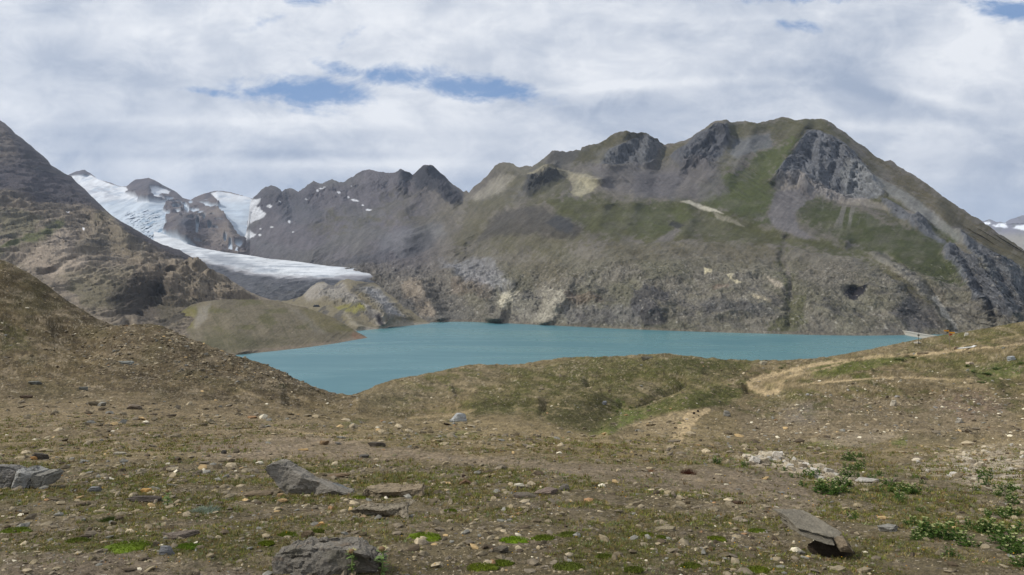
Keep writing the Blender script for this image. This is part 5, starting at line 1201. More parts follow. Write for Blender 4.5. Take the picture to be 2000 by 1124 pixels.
# the long pale stone on the right hillside
def long_stone():
    X, Y, Z = spot(1893, 682); s = Y/F
    v, f = rock_shape(613, 5, 8, (50*s, 9*s, 3.4*s), 0.8, 0.02, 0.03)
    v[:, 2] *= np.interp(v[:, 0], [-25*s, 5*s, 12*s, 25*s], [0.6, 0.8, 1.6, 0.4])
    o = link('slab', new_mesh('slab', v, f, [M_stone_far], smooth_=False)); o.location = (X, Y, Z-0.02); o.rotation_euler = (0, math.radians(-4), 0); o.color = col3(c(214, 212, 206))
    thing(o, 'long thin white slab lying beside the path right of the signpost', 'rock slab')
    add_rock('stone', 1862, 1872, 678, 685, 621, 'brown stone at the left end of the long thin white slab', 'stone', c(140, 122, 100), k=4)
long_stone()

# pools of shared shapes for the many small stones
POOL = []
for i in range(14):
    r = np.random.default_rng(50+i)
    v, f = rock_shape(300+i, 3, 11, (1.0, r.uniform(0.6, 0.9), r.uniform(0.35, 0.65)), r.uniform(0.6, 0.95), 0.02, 0.04)
    POOL.append(new_mesh('stone', v, f, [M_stone], smooth_=False)); 
POOLF = []
for i in range(8):
    me = POOL[i].copy(); me.materials.clear(); me.materials.append(M_stone_far); POOLF.append(me)
def scatter_group(n, poly, size, label, group, colors, seed, name='stone', category='stone', bias=1.0, far=False):
    r = np.random.default_rng(seed); P = np.array(poly); got = 0
    lo, hi = P.min(0), P.max(0)
    while got < n:
        x, y = r.uniform(lo[0], hi[0]), r.uniform(lo[1], hi[1])
        if not inside(np.array([x]), np.array([y]), poly)[0]: continue
        if r.uniform() > 0.25+0.75*(0.5+0.5*float(vnoise(np.array([x/18.]), np.array([y/9.]), seed=seed)[0])): continue
        X, Y, Z = spot(x, y); w = (size[0]+(size[1]-size[0])*r.uniform()**2.2)*Y/F
        o = bpy.data.objects.new(name, (POOLF if far else POOL)[r.integers(8 if far else 14)]); C.objects.link(o)
        o.location = (X, Y, Z-0.12*w); o.scale = (w, w*r.uniform(.8, 1.1), w*r.uniform(.7, 1.2)); o.rotation_euler = (r.normal()*.15, r.normal()*.15, r.uniform(0, 6.28))
        cc = colors[r.integers(len(colors))]; k = r.uniform(.82, 1.15); o.color = (cc[0]*k, cc[1]*k, cc[2]*k, 1)
        thing(o, label, category, group); got += 1
PALES = [c(216, 202, 176), c(198, 182, 152), c(226, 218, 204), c(184, 170, 148)]
scatter_group(120, [(1432, 893), (1500, 884), (1560, 896), (1600, 915), (1650, 935), (1640, 945), (1580, 935), (1530, 915), (1450, 905)], (10, 27), 'pale angular stone in the broken white heap right of the bare track', 'stones of the pale heap', PALES, 61)
scatter_group(60, [(1440, 780), (1600, 760), (1800, 760), (1990, 780), (2000, 860), (1800, 852), (1600, 858), (1480, 850)], (3.5, 10), 'small white stone scattered on the rubble slope under the upper path', 'white stones of the rubble slope', [c(216, 208, 192), c(190, 180, 160), c(200, 198, 194), c(176, 160, 140)], 62, far=True)
scatter_group(95, [(1760, 905), (1840, 880), (2000, 870), (2000, 990), (1930, 960), (1850, 935)], (7, 20), 'pale tan stone on the stony bank at the right edge', 'stones of the right bank', PALES, 63)
scatter_group(35, [(220, 645), (320, 640), (480, 705), (560, 750), (400, 740), (220, 720)], (5, 13), 'grey-brown stone of the rubble knoll above the lake', 'stones of the rubble knoll', [c(132, 124, 108), c(112, 102, 84), c(144, 140, 128)], 64, far=True)

# ------------------------------------------------------------------ gravel (uncountable)
def attr_mat(name, rough=0.9, transl=0.0, noise_s=40.0):
    m = bpy.data.materials.new(name); m.use_nodes = True; T = NT(m.node_tree); b = T.n['Principled BSDF']
    b.inputs['Roughness'].default_value = rough; b.inputs['Specular IOR Level'].default_value = 0.15
    at = T.add('ShaderNodeAttribute', attribute_name='tint'); tc = T.add('ShaderNodeTexCoord')
    n = T.noise(tc.outputs['Object'], noise_s, 5, 0.7)
    hs = T.add('ShaderNodeVectorMath', operation='SCALE'); T.l.new(at.outputs['Color'], hs.inputs[0]); T.l.new(T.ramp(n, 0.25, 0.75, 0.6, 1.4), hs.inputs['Scale'])
    T.l.new(hs.outputs[0], b.inputs['Base Color'])
    if transl > 0:
        tr = T.add('ShaderNodeBsdfTranslucent'); T.l.new(hs.outputs[0], tr.inputs[0]); mx = T.add('ShaderNodeMixShader'); mx.inputs[0].default_value = transl
        T.l.new(b.outputs[0], mx.inputs[1]); T.l.new(tr.outputs[0], mx.inputs[2]); T.l.new(mx.outputs[0], T.n['Material Output'].inputs[0])
    return m
M_gravel = attr_mat('gravel_stone', 0.9, 0, 25.0)
M_grass = attr_mat('dry_alpine_turf', 0.8, 0.25, 3.0)

def gravel():
    r = np.random.default_rng(77)
    N = 62000
    px = r.uniform(-60, 2060, N); ly = r.uniform(math.log(2.9), math.log(34.0), N)
    # extra stones on the rubble knoll and the right-hand slopes
    n2 = 17000; px2 = r.uniform(-20, 700, n2); ly2 = r.uniform(math.log(34), math.log(118), n2)
    n3 = 11000; px3 = r.uniform(1380, 2050, n3); ly3 = r.uniform(math.log(24), math.log(95), n3)
    n4 = 4000; px4 = r.uniform(680, 1500, n4); ly4 = r.uniform(math.log(30), math.log(115), n4)
    px = np.concatenate([px, px2, px3, px4]); ly = np.concatenate([ly, ly2, ly3, ly4]); Y = np.exp(ly); X = (px-1000)/F*Y
    reg = np.concatenate([np.zeros(N), np.ones(n2), 2*np.ones(n3), 3*np.ones(n4)])
    py = HOR-ground_z(X, Y)/Y*F
    den = 0.35+0.65*smooth(0.5+fbm(X/(0.12*Y+0.2), Y/(0.3*Y+0.2), oct=3, seed=700)*1.6)
    bare = zone(px, py, [(380, 872), (600, 850), (900, 885), (1150, 902), (1300, 912), (1560, 918), (1560, 950), (1620, 985), (1560, 1010), (1420, 970), (1200, 940), (900, 905), (600, 895)], 10)
    den = den*(1-0.6*bare)
    knoll = zone(px, py, [(130, 650), (240, 630), (340, 640), (480, 690), (620, 750), (560, 760), (400, 745), (250, 740), (170, 720)], 20)
    den = np.where(reg == 1, 0.15+0.85*knoll, den)
    rub = zone(px, py, [(1480, 790), (1600, 745), (2000, 745), (2000, 870), (1800, 850), (1600, 860), (1480, 850)], 20)
    den = np.where(reg == 2, 0.08+0.8*rub*smooth(0.6+fbm(px/30, py/14, oct=3, seed=702)), den)
    den = np.where(reg == 3, 0.3, den)
    mid0 = (reg == 0) & (Y > 12); den = np.where(mid0, den*0.45, den)
    keep = r.uniform(size=len(px)) < den
    px, py, X, Y, reg, bare = [a[keep] for a in (px, py, X, Y, reg, bare)]
    n = len(px); u = r.uniform(size=n)
    szpx = np.where(reg == 0, 2.0+2.4*u**2+6*u**8+14*u**36, 1.9+2.6*u**2+6*u**8)   # apparent width in photo pixels
    szpx *= np.where(bare > 0.5, 0.75, 1.0)*np.where(Y < 5, 1.3, 1.0)
    w = szpx*Y/F
    cols = np.array([c(116, 106, 90), c(130, 119, 98), c(142, 129, 104), c(98, 88, 70), c(164, 150, 124), c(176, 150, 108), c(210, 200, 176), c(124, 121, 112), c(148, 116, 84), c(82, 72, 58)])
    pr = np.array([.2, .2, .15, .15, .09, .02, .016, .07, .01, .09]); pr /= pr.sum()
    ci = r.choice(len(cols), n, p=pr)
    wh = (reg == 2) & (r.uniform(size=n) < 0.35); ci = np.where(wh, r.choice([4, 6, 7, 4], n), ci)
    K = cols[ci]*r.uniform(.78, 1.15, n)[:, None]
    base, f0 = ico(1)
    T_ = []
    for k in range(16):
        rr = np.random.default_rng(k+5); v = base*1.15
        for _ in range(9):
            nn = rr.normal(size=3); nn /= np.linalg.norm(nn); d = rr.uniform(.55, .85); v = v-nn[None]*np.maximum(v@nn-d, 0)[:, None]
        T_.append(v*np.array([.55, .42*rr.uniform(.7, 1.2), .22*rr.uniform(.6, 1.7)]))
    T_ = np.array(T_)
    big = np.ones(n, bool)
    tid = r.integers(0, 16, n); V = T_[tid]*w[:, None, None]
    a = r.uniform(0, 6.283, n); ca, sa = np.cos(a)[:, None], np.sin(a)[:, None]
    tx, ty = r.normal(0, .18, n)[:, None], r.normal(0, .18, n)[:, None]
    x = V[..., 0]*ca-V[..., 1]*sa; y = V[..., 0]*sa+V[..., 1]*ca; z = V[..., 2]+tx*x+ty*y
    gz = ground_z(X, Y)
    co = np.stack([x+X[:, None], y+Y[:, None], z+gz[:, None]+0.06*w[:, None]], -1).reshape(-1, 3)
    nv = base.shape[0]; fc = (f0[None]+(np.arange(n)*nv)[:, None, None]).reshape(-1, 3)
    link('gravel', new_mesh('gravel', co, fc, [M_gravel], np.repeat(K, nv, 0), smooth_=False), kind='stuff', label='loose gravel and stone flakes covering the alpine ground', category='gravel')
gravel()

def turf():
    r = np.random.default_rng(79)
    N = 105000
    px = r.uniform(-60, 2060, N); ly = r.uniform(math.log(2.8), math.log(26.0), N); Y = np.exp(ly); X = (px-1000)/F*Y
    py = HOR-ground_z(X, Y)/Y*F
    g = fbm(X/0.7, Y/0.9, oct=5, seed=535, gain=0.6)
    bare = zone(px, py, [(380, 872), (600, 850), (900, 885), (1150, 902), (1300, 912), (1560, 918), (1560, 950), (1620, 985), (1560, 1010), (1420, 970), (1200, 940), (900, 905), (600, 895)], 12)
    scr = zone(px, py, [(-100, 1085), (200, 1078), (420, 1098), (520, 1130), (520, 1300), (-100, 1300)], 8)
    den = smooth(0.5+g*1.9)*(1-0.9*bare)*(1-0.85*scr)*np.where(Y > 11, 0.5, 1.0)
    keep = r.uniform(size=N) < den; px, py, X, Y, g = [a[keep] for a in (px, py, X, Y, g)]
    n = len(X); B = 8
    h = (0.009+0.015*r.uniform(size=n)**2)*np.clip(Y/5.0, 0.8, 3.0)
    cols = np.array([c(108, 112, 50), c(92, 100, 40), c(124, 116, 66), c(142, 126, 82), c(116, 94, 62), c(118, 126, 88), c(84, 76, 44)]); pr = [.2, .15, .2, .15, .1, .08, .12]
    K = cols[r.choice(len(cols), n, p=pr)]*r.uniform(.8, 1.2, n)[:, None]
    ang = r.uniform(0, 6.283, (n, B)); rad = r.uniform(0, 1, (n, B))*h[:, None]*1.3
    bx = X[:, None]+np.cos(ang)*rad; by = Y[:, None]+np.sin(ang)*rad; gz = ground_z(X, Y)[:, None]-0.002
    lx = np.cos(ang)*h[:, None]*r.uniform(.2, 1.0, (n, B)); ly_ = np.sin(ang)*h[:, None]*r.uniform(.2, 1.0, (n, B))
    hh = h[:, None]*r.uniform(.5, 1.2, (n, B)); wd = h[:, None]*0.16
    pxn, pyn = -np.sin(ang)*wd, np.cos(ang)*wd
    v0 = np.stack([bx-pxn, by-pyn, gz+0*bx], -1); v1 = np.stack([bx+pxn, by+pyn, gz+0*bx], -1); v2 = np.stack([bx+lx, by+ly_, gz+hh], -1)
    co = np.stack([v0, v1, v2], 2).reshape(-1, 3); fc = np.arange(len(co)).reshape(-1, 3)
    link('grass', new_mesh('grass', co, fc, [M_grass], np.repeat(K, B*3, 0), smooth_=False), kind='stuff', label='short dry alpine turf growing between the stones', category='grass')
    # tiny yellow and white flowers
    m = 170; fx = r.uniform(0, 2000, m); fy = r.uniform(930, 1124, m); XX, YY = spots(fx, fy); zz = ground_z(XX, YY)
    b0, ff = ico(1); s = 0.0045*np.clip(YY/4.5, .8, 2.0)
    co = (b0[None]*np.array([1, 1, .5])[None, None]*s[:, None, None]+np.stack([XX, YY, zz+0.02], -1)[:, None]).reshape(-1, 3)
    K = np.array([c(216, 170, 40), c(226, 222, 200), c(200, 140, 40)])[r.integers(0, 3, m)]
    link('wildflowers', new_mesh('wildflowers', co, (ff[None]+(np.arange(m)*len(b0))[:, None, None]).reshape(-1, 3), [M_grass], np.repeat(K, len(b0), 0)), kind='stuff', label='tiny yellow and white flowers dotted over the turf', category='flowers')
turf()

# ------------------------------------------------------------------ plants
M_leaf = attr_mat('leafy_plant', 0.65, 0.3, 18.0)
def leaf_mesh(name, seed, n=90, h=0.30, rad=0.28, lw=0.035, ll=0.14, tops=10):
    """a bushy clump: stems carrying pointed folded leaves, pale flower tops on some"""
    r = np.random.default_rng(seed); V = []; Fc = []; K = []
    def leaf(p, d, L, wd, cc):
        d = d/np.linalg.norm(d); s = np.cross(d, [0, 0, 1]); s = s/(np.linalg.norm(s)+1e-6); up = np.cross(s, d)
        b = len(V); mid = p+d*L*0.45+up*L*0.06
        for q in (p, mid+s*wd, p+d*L-up*L*0.18, mid-s*wd): V.append(q); K.append(np.array(cc)*r.uniform(.75, 1.25))
        V.append(mid-up*wd*0.5); K.append(np.array(cc))
        Fc.extend([(b, b+1, b+4), (b+1, b+2, b+4), (b+2, b+3, b+4), (b+3, b, b+4)])
    ns = max(5, n//9)
    for i in range(ns):
        a = r.uniform(0, 6.283); q = r.uniform()**.6; foot = np.array([math.cos(a)*q*rad*.75, math.sin(a)*q*rad*.75, 0.])
        hh = h*(1-.45*q)*r.uniform(.75, 1.1); lean = np.array([math.cos(a)*q*.25, math.sin(a)*q*.25, 0])*h
        tip = foot+lean+np.array([0, 0, hh])
        # stem
        b = len(V); w_ = 0.006
        for t in (0, 1):
            p = foot*(1-t)+tip*t
            for dx, dy in ((w_, 0), (-w_*.5, w_*.87), (-w_*.5, -w_*.87)): V.append(p+np.array([dx, dy, 0])*(1-.4*t)); K.append(np.array(c(92, 104, 52)))
        for j in range(3): Fc.append((b+j, b+(j+1) % 3, b+3+(j+1) % 3)); Fc.append((b+j, b+3+(j+1) % 3, b+3+j))
        for k in range(9):
            t = 0.08+0.88*k/8; p = foot*(1-t)+tip*t; an = r.uniform(0, 6.283); el = 0.15+0.7*t
            d = np.array([math.cos(an), math.sin(an), el]); L = ll*(1.15-.6*t)*r.uniform(.7, 1.15)
            leaf(p, d, L, lw*(1.1-.5*t)*r.uniform(.8, 1.2), [c(66, 92, 38), c(78, 106, 44), c(92, 116, 54), c(58, 80, 36)][r.integers(4)])
        if i < tops:
            for k in range(7):
                an = k*0.9; d = np.array([math.cos(an)*.7, math.sin(an)*.7, 1.0]); leaf(tip, d, ll*.35, lw*.35, c(178, 182, 128))
    V = np.array(V); Fc = np.array(Fc)
    return new_mesh(name, V, Fc, [M_leaf], np.array(K), smooth_=False)
PLANTS = [leaf_mesh('leafy_plant', 10+i, n=[80, 110, 70, 120][i], tops=[3, 9, 2, 12][i]) for i in range(4)]
def plant(px, py, wpx, kind, label, group=None, hk=1.0, rz=None):
    X, Y, Z = spot(px, py); w = wpx*Y/F/0.62
    o = bpy.data.objects.new('leafy_plant', PLANTS[kind]); C.objects.link(o)
    o.location = (X, Y, Z-0.01); o.scale = (w, w, w*hk); o.rotation_euler = (0, 0, random.uniform(0, 6.28) if rz is None else rz)
    thing(o, label, 'plant', group)
PL = [(1452, 912, 20, 0), (1531, 920, 14, 0), (1551, 934, 18, 2), (1582, 936, 22, 2), (1566, 950, 18, 1), (1612, 966, 46, 1), (1602, 958, 26, 3), (1641, 962, 26, 0), (1735, 952, 26, 1), (1716, 930, 18, 0), (1765, 960, 26, 3), (1782, 966, 30, 1), (1656, 918, 22, 0), (1670, 932, 18, 2), (1758, 975, 18, 2),
      (1800, 946, 16, 0), (1788, 934, 14, 2), (1925, 948, 20, 0), (1950, 970, 18, 3), (1985, 962, 18, 0), (1972, 975, 26, 1), (1975, 1008, 30, 3), (1800, 1000, 16, 2), (1670, 1016, 22, 0),
      (1782, 1028, 26, 1), (1808, 1046, 40, 3), (1845, 1054, 44, 1), (1888, 1068, 34, 3), (1892, 1032, 26, 0), (1850, 1030, 26, 2), (1930, 1040, 36, 1), (1960, 1062, 46, 3), (1985, 1082, 44, 1), (1996, 1040, 30, 0), (1998, 1108, 30, 3), (1660, 1088, 18, 2), (1398, 906, 20, 3), (1500, 906, 14, 0)]
_r = np.random.default_rng(404)
for (x0, y0, x1, y1, m_) in [(1790, 1030, 2000, 1090, 16), (1560, 930, 1660, 965, 8), (1700, 930, 1830, 985, 10), (1900, 930, 2000, 1020, 12), (1640, 890, 1720, 920, 4)]:
    for _ in range(m_): PL.append((_r.uniform(x0, x1), _r.uniform(y0, y1), _r.uniform(9, 32), int(_r.integers(4))))
for i, (x, y, w_, k) in enumerate(PL):
    if (x, y) == (1612, 966): lb, g = 'widest dark green leafy clump at the lower edge of the pale stone heap', None
    elif (x, y) == (1398, 906): lb, g = 'yellow-tipped leafy plant standing alone left of the pale stone heap', None
    elif (x, y) == (1660, 1088): lb, g = 'small leafy plant at the right end of the broad tilted slab', None
    elif y > 1020 and x > 1770: lb, g = 'bushy leafy plant in the dense green band at the lower right edge', 'plants of the lower right band'
    elif x < 1700: lb, g = 'dark green leafy plant growing around the pale stone heap', 'plants around the stone heap'
    else: lb, g = 'dark green leafy plant on the stony bank at the right', 'plants on the right bank'
    plant(x, y, w_*(1.55 if y > 1015 else 1.35), k, lb, g, 1.15)
for (x, y, w_) in [(1216, 788, 12), (1232, 798, 12), (1248, 806, 12), (1266, 796, 10), (1204, 806, 10), (1190, 822, 10), (1276, 786, 9), (1176, 838, 10)]:
    plant(x, y, w_, random.randrange(4), 'small bright green plant along the gully of the green hollow', 'plants along the hollow gully', 0.6)
for (x, y, w_) in [(1425, 752, 12), (1526, 720, 12), (1785, 702, 18), (1758, 706, 26), (1900, 728, 22), (1925, 735, 22), (1945, 722, 20), (1890, 716, 18), (1328, 828, 12), (1420, 790, 10), (1990, 712, 24), (1915, 748, 18)]:
    plant(x, y, w_, random.randrange(4), 'low green bush on the grassy slope beside the upper path', 'bushes beside the upper path', 0.45)

def tuft(px, py, wpx, cc, label, seed, hk=1.0, n=260, cat='grass tuft'):
    X, Y, Z = spot(px, py); w = wpx*Y/F; r = np.random.default_rng(seed)
    a = r.uniform(0, 6.283, n); q = r.uniform(size=n)**.6*w*.42; bx, by = np.cos(a)*q, np.sin(a)*q
    h = w*.42*hk*(1-.5*(q/(w*.5))**2)*r.uniform(.6, 1.1, n); wd = w*.012
    v = np.stack([np.stack([bx-wd, by, 0*bx], -1), np.stack([bx+wd, by+wd, 0*bx], -1), np.stack([bx*1.35+r.normal(0, w*.05, n), by*1.35+r.normal(0, w*.05, n), h], -1)], 1).reshape(-1, 3)
    K = np.repeat(np.array(cc)[None]*r.uniform(.6, 1.4, n)[:, None], 3, 0)
    o = link('grass_tuft', new_mesh('grass_tuft', v, np.arange(len(v)).reshape(-1, 3), [M_leaf], K, smooth_=False)); o.location = (X, Y, Z-0.004); thing(o, label, cat)
tuft(1345, 927, 34, c(84, 52, 40), 'withered reddish-brown tuft on the bare track', 1, 0.9)
tuft(212, 1018, 32, c(64, 78, 36), 'dark green grass tuft at lower left', 2, 0.8)
tuft(1270, 922, 26, c(140, 104, 74), 'low rusty dry tuft left of the withered reddish-brown one', 3, 0.4)
tuft(400, 1002, 60, c(132, 142, 124), 'grey-green cushion of small white flowers right of the long dark slab', 4, 0.35, 500, 'flowering cushion')

# moss cushions
def cushion(px, py, wpx, cc, label, seed, group=None):
    X, Y, Z = spot(px, py); s = Y/F; a = wpx*s*.5; r = np.random.default_rng(seed)
    v, f = ico(4); m = v[:, 2] > -0.15; v = v.copy()
    ang = np.arctan2(v[:, 1], v[:, 0]); rr = 1+.38*vnoise(np.cos(ang)*1.7+seed, np.sin(ang)*1.7)+.26*vnoise(np.cos(ang)*5+seed, np.sin(ang)*5)
    v[:, 0] *= a*rr; v[:, 1] *= a*.75*rr; v[:, 2] = v[:, 2]*a*.16+.006*fbm(v[:, 0]*60, v[:, 1]*60, oct=3, seed=seed)
    cc = (cc[0]*1.08, cc[1]*1.0, cc[2]*0.8)
    K = np.array(cc)[None]*(1+.35*fbm(v[:, 0]*40, v[:, 1]*40, oct=4, seed=seed+1))[:, None]
    n = 700; q = np.sqrt(r.uniform(size=n)); t = r.uniform(0, 6.283, n); bx, by = np.cos(t)*q*a*1.05, np.sin(t)*q*a*.8; bz = a*.16*np.sqrt(np.maximum(0, 1-q*q*.95)); hh = .008*r.uniform(.5, 1.5, n)
    dx, dy = np.cos(t*7)*.003, np.sin(t*7)*.003
    b = np.stack([np.stack([bx-dx, by-dy, bz], -1), np.stack([bx+dx, by+dy, bz], -1), np.stack([bx+r.normal(0, .004, n), by+r.normal(0, .004, n), bz+hh], -1)], 1).reshape(-1, 3)
    Kb = np.repeat(np.array(cc)[None]*r.uniform(.6, 1.5, n)[:, None], 3, 0)
    co = np.concatenate([v, b]); fc = np.concatenate([f, np.arange(len(b)).reshape(-1, 3)+len(v)]); K = np.concatenate([K, Kb])
    o = link('moss_cushion', new_mesh('moss_cushion', co, fc, [M_grass], K)); o.location = (X, Y, Z+.002); thing(o, label, 'moss cushion', group)
cushion(1005, 1060, 56, c(104, 132, 34), 'brightest lime-green moss cushion in the lower centre', 5)
cushion(830, 1053, 60, c(100, 122, 36), 'lime-green moss cushion between the big boulder and the brightest cushion', 6)
cushion(255, 1072, 80, c(94, 114, 38), 'wide moss cushion at the lower left beside the veined rock', 7)
cushion(365, 1072, 46, c(88, 112, 38), 'grassy green cushion right of the veined rock', 8)
for i, (x, y, w_) in enumerate([(1062, 1055, 40), (1114, 1048, 44), (940, 1112, 56), (980, 1104, 44), (1238, 1116, 38), (1262, 1047, 28), (1292, 1052, 20), (1110, 1112, 60), (520, 1064, 30), (560, 1048, 34), (1350, 1110, 40), (1480, 1118, 44), (30, 1040, 50), (620, 1040, 24), (700, 975, 30), (1480, 1040, 36), (150, 1060, 40), (1400, 1055, 34), (880, 1000, 24), (1180, 1090, 30)]):
    cushion(x, y, w_, [c(92, 108, 40), c(88, 100, 44), c(98, 112, 38)][i % 3], 'flat dull green moss patch among the stones of the foreground', 20+i, 'moss patches of the foreground')

# two thistles before the big boulder and one by the long dark slab
def tube(p0, p1, r0, r1, n=8):
    p0, p1 = np.array(p0, float), np.array(p1, float); d = p1-p0; d /= np.linalg.norm(d); u = np.cross(d, [0, 1, 0.1]); u /= np.linalg.norm(u); w = np.cross(d, u)
    a = np.arange(n)*2*math.pi/n; ring = np.cos(a)[:, None]*u+np.sin(a)[:, None]*w
    v = np.concatenate([p0+ring*r0, p1+ring*r1, [p0], [p1]]); f = []
    for i in range(n):
        j = (i+1) % n; f += [(i, j, n+j), (i, n+j, n+i), (j, i, 2*n), (n+i, n+j, 2*n+1)]
    return v, np.array(f)
def solid(name, color, rough=0.8):
    m = bpy.data.materials.new(name); m.use_nodes = True; T = NT(m.node_tree); b = T.n['Principled BSDF']; b.inputs['Roughness'].default_value = rough
    tc = T.add('ShaderNodeTexCoord'); n = T.noise(tc.outputs['Object'], 30.0, 5, 0.7)
    cc = T.mix(n, tuple(x*.7 for x in color)+(1,), tuple(min(1, x*1.25) for x in color)+(1,)); T.l.new(cc, b.inputs['Base Color']); return m
M_stem = solid('thistle_stem', c(104, 120, 62)); M_tleaf = solid('thistle_leaf', c(98, 122, 58)); M_head = solid('thistle_head', c(176, 170, 116)); M_heart = solid('thistle_heart', c(110, 84, 56))
def spiky(r, n, L, wd, elev, z0, z1, rad0=0.0):
    V = []; Fc = []
    for i in range(n):
        a = r.uniform(0, 6.283); z = r.uniform(z0, z1); e = elev+r.normal(0, .15); l = L*r.uniform(.7, 1.15)
        d = np.array([math.cos(a)*math.cos(e), math.sin(a)*math.cos(e), math.sin(e)]); s = np.array([-math.sin(a), math.cos(a), 0]); p = np.array([math.cos(a)*rad0, math.sin(a)*rad0, z])
        b = len(V); m = 7; pts = [p]
        # toothed blade: zig-zag edge on both sides
        for side in (1, -1):
            q = []
            for k in range(1, m):
                t = k/m; ww = wd*math.sin(math.pi*min(t*1.1, 1))*(1.25 if k % 2 else .55); q.append(p+d*l*t+s*ww*side+np.array([0, 0, -.25*l*t*t+.02*l*(k % 2)]))
            pts += q
        tip = p+d*l+np.array([0, 0, -.25*l]); pts.append(tip); V += pts; T0 = b+len(pts)-1
        R = [b+1+k for k in range(m-1)]; Lf = [b+m+k for k in range(m-1)]
        Fc.append((b, R[0], Lf[0]))
        for k in range(m-2): Fc += [(R[k], R[k+1], Lf[k]), (R[k+1], Lf[k+1], Lf[k])]
        Fc.append((R[-1], T0, Lf[-1]))
    return np.array(V), np.array(Fc)
def thistle(px, pyb, pyt, label, seed, wide=1.0):
    X, Y, Z = spot(px, pyb); h = (pyb-pyt)*Y/F/1.0; r = np.random.default_rng(seed)
    e = bpy.data.objects.new('thistle', None); C.objects.link(e); e.location = (X, Y, Z); thing(e, label, 'thistle')
    v, f = tube((0, 0, -.01), (.006, 0, h*.86), .006, .0045); link('stem', new_mesh('stem', v, f, [M_stem]), e)
    v, f = spiky(r, 34, h*.30*wide, h*.045, .45, h*.02, h*.8, .003); link('leaves', new_mesh('leaves', v, f, [M_tleaf], smooth_=False), e)
    v, f = spiky(r, 60, h*.24, h*.022, .85, h*.82, h*.9, .008); hd = link('flower_head', new_mesh('flower_head', v, f, [M_head], smooth_=False), e)
    b0, ff = ico(2); link('flower_heart', new_mesh('flower_heart', b0*np.array([.016, .016, .012])*h/.13+np.array([0, 0, h*.94]), ff, [M_heart]), hd)
thistle(687, 1124, 1076, 'left thistle with a pale spiky head in front of the big bottom boulder', 1)
thistle(746, 1124, 1070, 'right thistle with a pale spiky head at the right end of the big bottom boulder', 2, 1.1)
thistle(327, 990, 958, 'pale-topped thistle at the right end of the long dark slab', 3, 1.2)

# ------------------------------------------------------------------ built things
def box(x0, x1, y0, y1, z0, z1):
    v = np.array([(x, y, z) for x in (x0, x1) for y in (y0, y1) for z in (z0, z1)])
    return v, np.array([(0, 1, 3, 2), (4, 6, 7, 5), (0, 4, 5, 1), (2, 3, 7, 6), (0, 2, 6, 4), (1, 5, 7, 3)])
def dam():
    m = bpy.data.materials.new('dam_concrete'); m.use_nodes = True; T = NT(m.node_tree); b = T.n['Principled BSDF']; b.inputs['Roughness'].default_value = .9
    tc = T.add('ShaderNodeTexCoord'); mp = T.add('ShaderNodeMapping'); mp.inputs['Scale'].default_value = (1, .25, 1.5); T.l.new(tc.outputs['Object'], mp.inputs[0])
    n = T.noise(mp.outputs[0], .35, 7, .65); T.l.new(T.mix(n, c(136, 132, 122)+(1,), c(184, 179, 168)+(1,)), b.inputs['Base Color'])
    e = bpy.data.objects.new('dam', None); C.objects.link(e); e.location = (557, 960, -94); thing(e, 'curved pale concrete dam wall closing the right end of the lake', 'dam')
    n_ = 40; V = []; Fc = []
    def ring(off_up, off_dn, z0, z1, name, mat):
        V = []; Fc = []
        for i in range(n_+1):
            t = i/n_; y = 55-150*t; x = 2+14*t-9*math.sin(math.pi*t)
            for (dx, z) in ((off_up[0], z0), (off_up[1], z1), (off_dn[1], z1), (off_dn[0], z0)): V.append((x+dx, y, z))
        for i in range(n_):
            a = i*4; b_ = a+4
            for k in range(4): Fc.append((a+k, a+(k+1) % 4, b_+(k+1) % 4, b_+k))
        Fc += [(3, 2, 1, 0), (n_*4, n_*4+1, n_*4+2, n_*4+3)]
        link(name, new_mesh(name, np.array(V), np.array(Fc), [mat], smooth_=False), e)
    ring((-3.5, -1.5), (12, 6), -14, 4.4, 'wall', m)
    ring((-2.2, -2.2), (6.6, 6.6), 4.405, 5.0, 'crest_road', m)
    ring((-2.15, -2.15), (-1.8, -1.8), 5.005, 6.0, 'parapet', m)
dam()

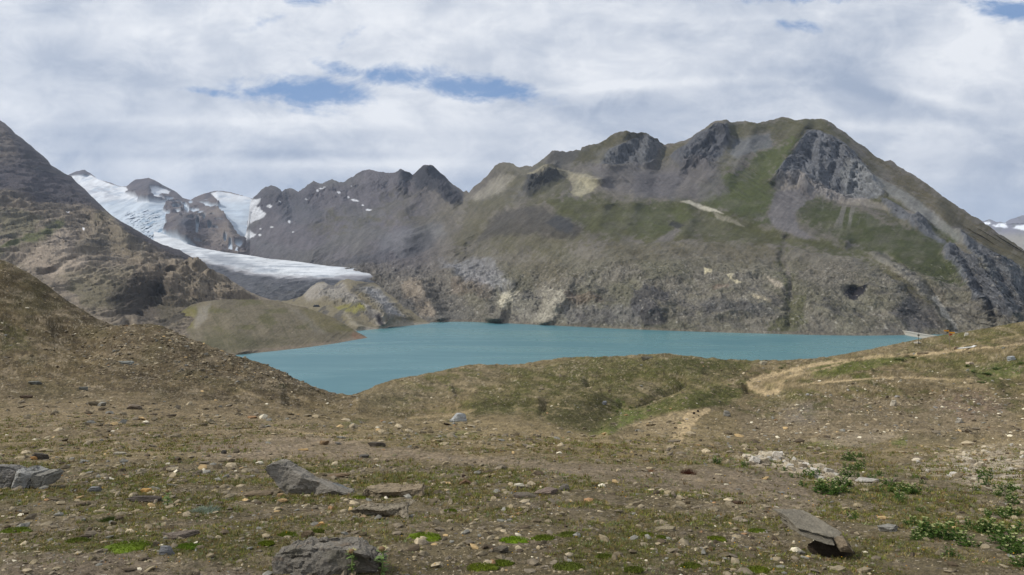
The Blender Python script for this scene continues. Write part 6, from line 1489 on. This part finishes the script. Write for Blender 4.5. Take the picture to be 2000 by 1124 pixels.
M_pole = solid('weathered_pole', c(120, 112, 100)); M_sign = solid('yellow_sign', c(214, 150, 40)); M_red = solid('sign_red_tip', c(176, 74, 44)); M_dark = solid('dark_pole', c(60, 58, 56))
def signpost():
    X, Y, Z = spot(1856, 686); s = Y/F
    e = bpy.data.objects.new('signpost', None); C.objects.link(e); e.location = (X, Y, Z); thing(e, 'hiking signpost with orange-yellow direction arrows on the right skyline', 'signpost')
    H = 41*s; v, f = tube((0, 0, -.1), (-3*s, 0, H), .035, .03, 10); link('post', new_mesh('post', v, f, [M_pole]), e)
    for k, (z, dr, L, rz) in enumerate([(H-.10, -1, .62, 8), (H-.34, 1, .58, -14), (H-.60, 1, .5, 22)]):
        h = .09; x0 = .0; P = [(x0, -h), (L, -h), (L+.12, 0), (L, h), (x0, h)]
        v = np.array([(dr*a, y, b) for y in (-.045, -.03) for a, b in P]); fr = [(0, 1, 2), (0, 2, 3), (0, 3, 4), (5, 7, 6), (5, 8, 7), (5, 9, 8)]
        for i in range(5): j = (i+1) % 5; fr += [(i, i+5, j+5), (i, j+5, j)]
        o = link('arrow_board', new_mesh('arrow_board', v, np.array(fr), [M_sign if k < 2 else M_red], smooth_=False), e); o.location = (-3*s*.95, 0, z); o.rotation_euler = (0, 0, math.radians(rz))
signpost()
def marker():
    X, Y, Z = spot(1794, 673); s = Y/F
    e = bpy.data.objects.new('marker_pole', None); C.objects.link(e); e.location = (X, Y, Z); thing(e, 'thin dark marker pole standing by a white stone near the dam', 'marker pole')
    v, f = tube((0, 0, -.1), (0, 0, 21*s), .035, .03, 8); link('pole', new_mesh('pole', v, f, [M_dark]), e)
    v, f = box(-.16, .16, -.03, .0, 16*s, 19*s); link('plate', new_mesh('plate', v, f, [M_pole], smooth_=False), e)
marker()
# the dark block near the glacier river
def far_block():
    Y = 1300.; s = Y/F; v, f = rock_shape(88, 4, 10, (14*s, 8*s, 5*s), .8, .03, .03)
    o = link('boulder', new_mesh('boulder', v, f, [M_stone_far], smooth_=False)); o.location = ((636-1000)*s, Y-60, (HOR-600)*(Y-60)/F); o.color = col3(c(70, 72, 76)); thing(o, 'lone dark boulder on the yellowish flat beyond the moraine hill', 'boulder')
far_block()

# ------------------------------------------------------------------ air between the viewer and the far peaks
def haze():
    v, f = box(-9500, 9500, -1600, 13500, -131, 1330)
    m = bpy.data.materials.new('mountain_air'); m.use_nodes = True; T = NT(m.node_tree); T.n.clear()
    out = T.add('ShaderNodeOutputMaterial'); p = T.add('ShaderNodeVolumePrincipled')
    p.inputs['Color'].default_value = (0.62, 0.76, 1.0, 1); p.inputs['Density'].default_value = 3.6e-5; p.inputs['Anisotropy'].default_value = 0.3
    T.l.new(p.outputs[0], out.inputs['Volume'])
    link('haze', new_mesh('haze', v, f, [m], smooth_=False), kind='stuff', label='thin blue mountain haze', category='haze')
haze()
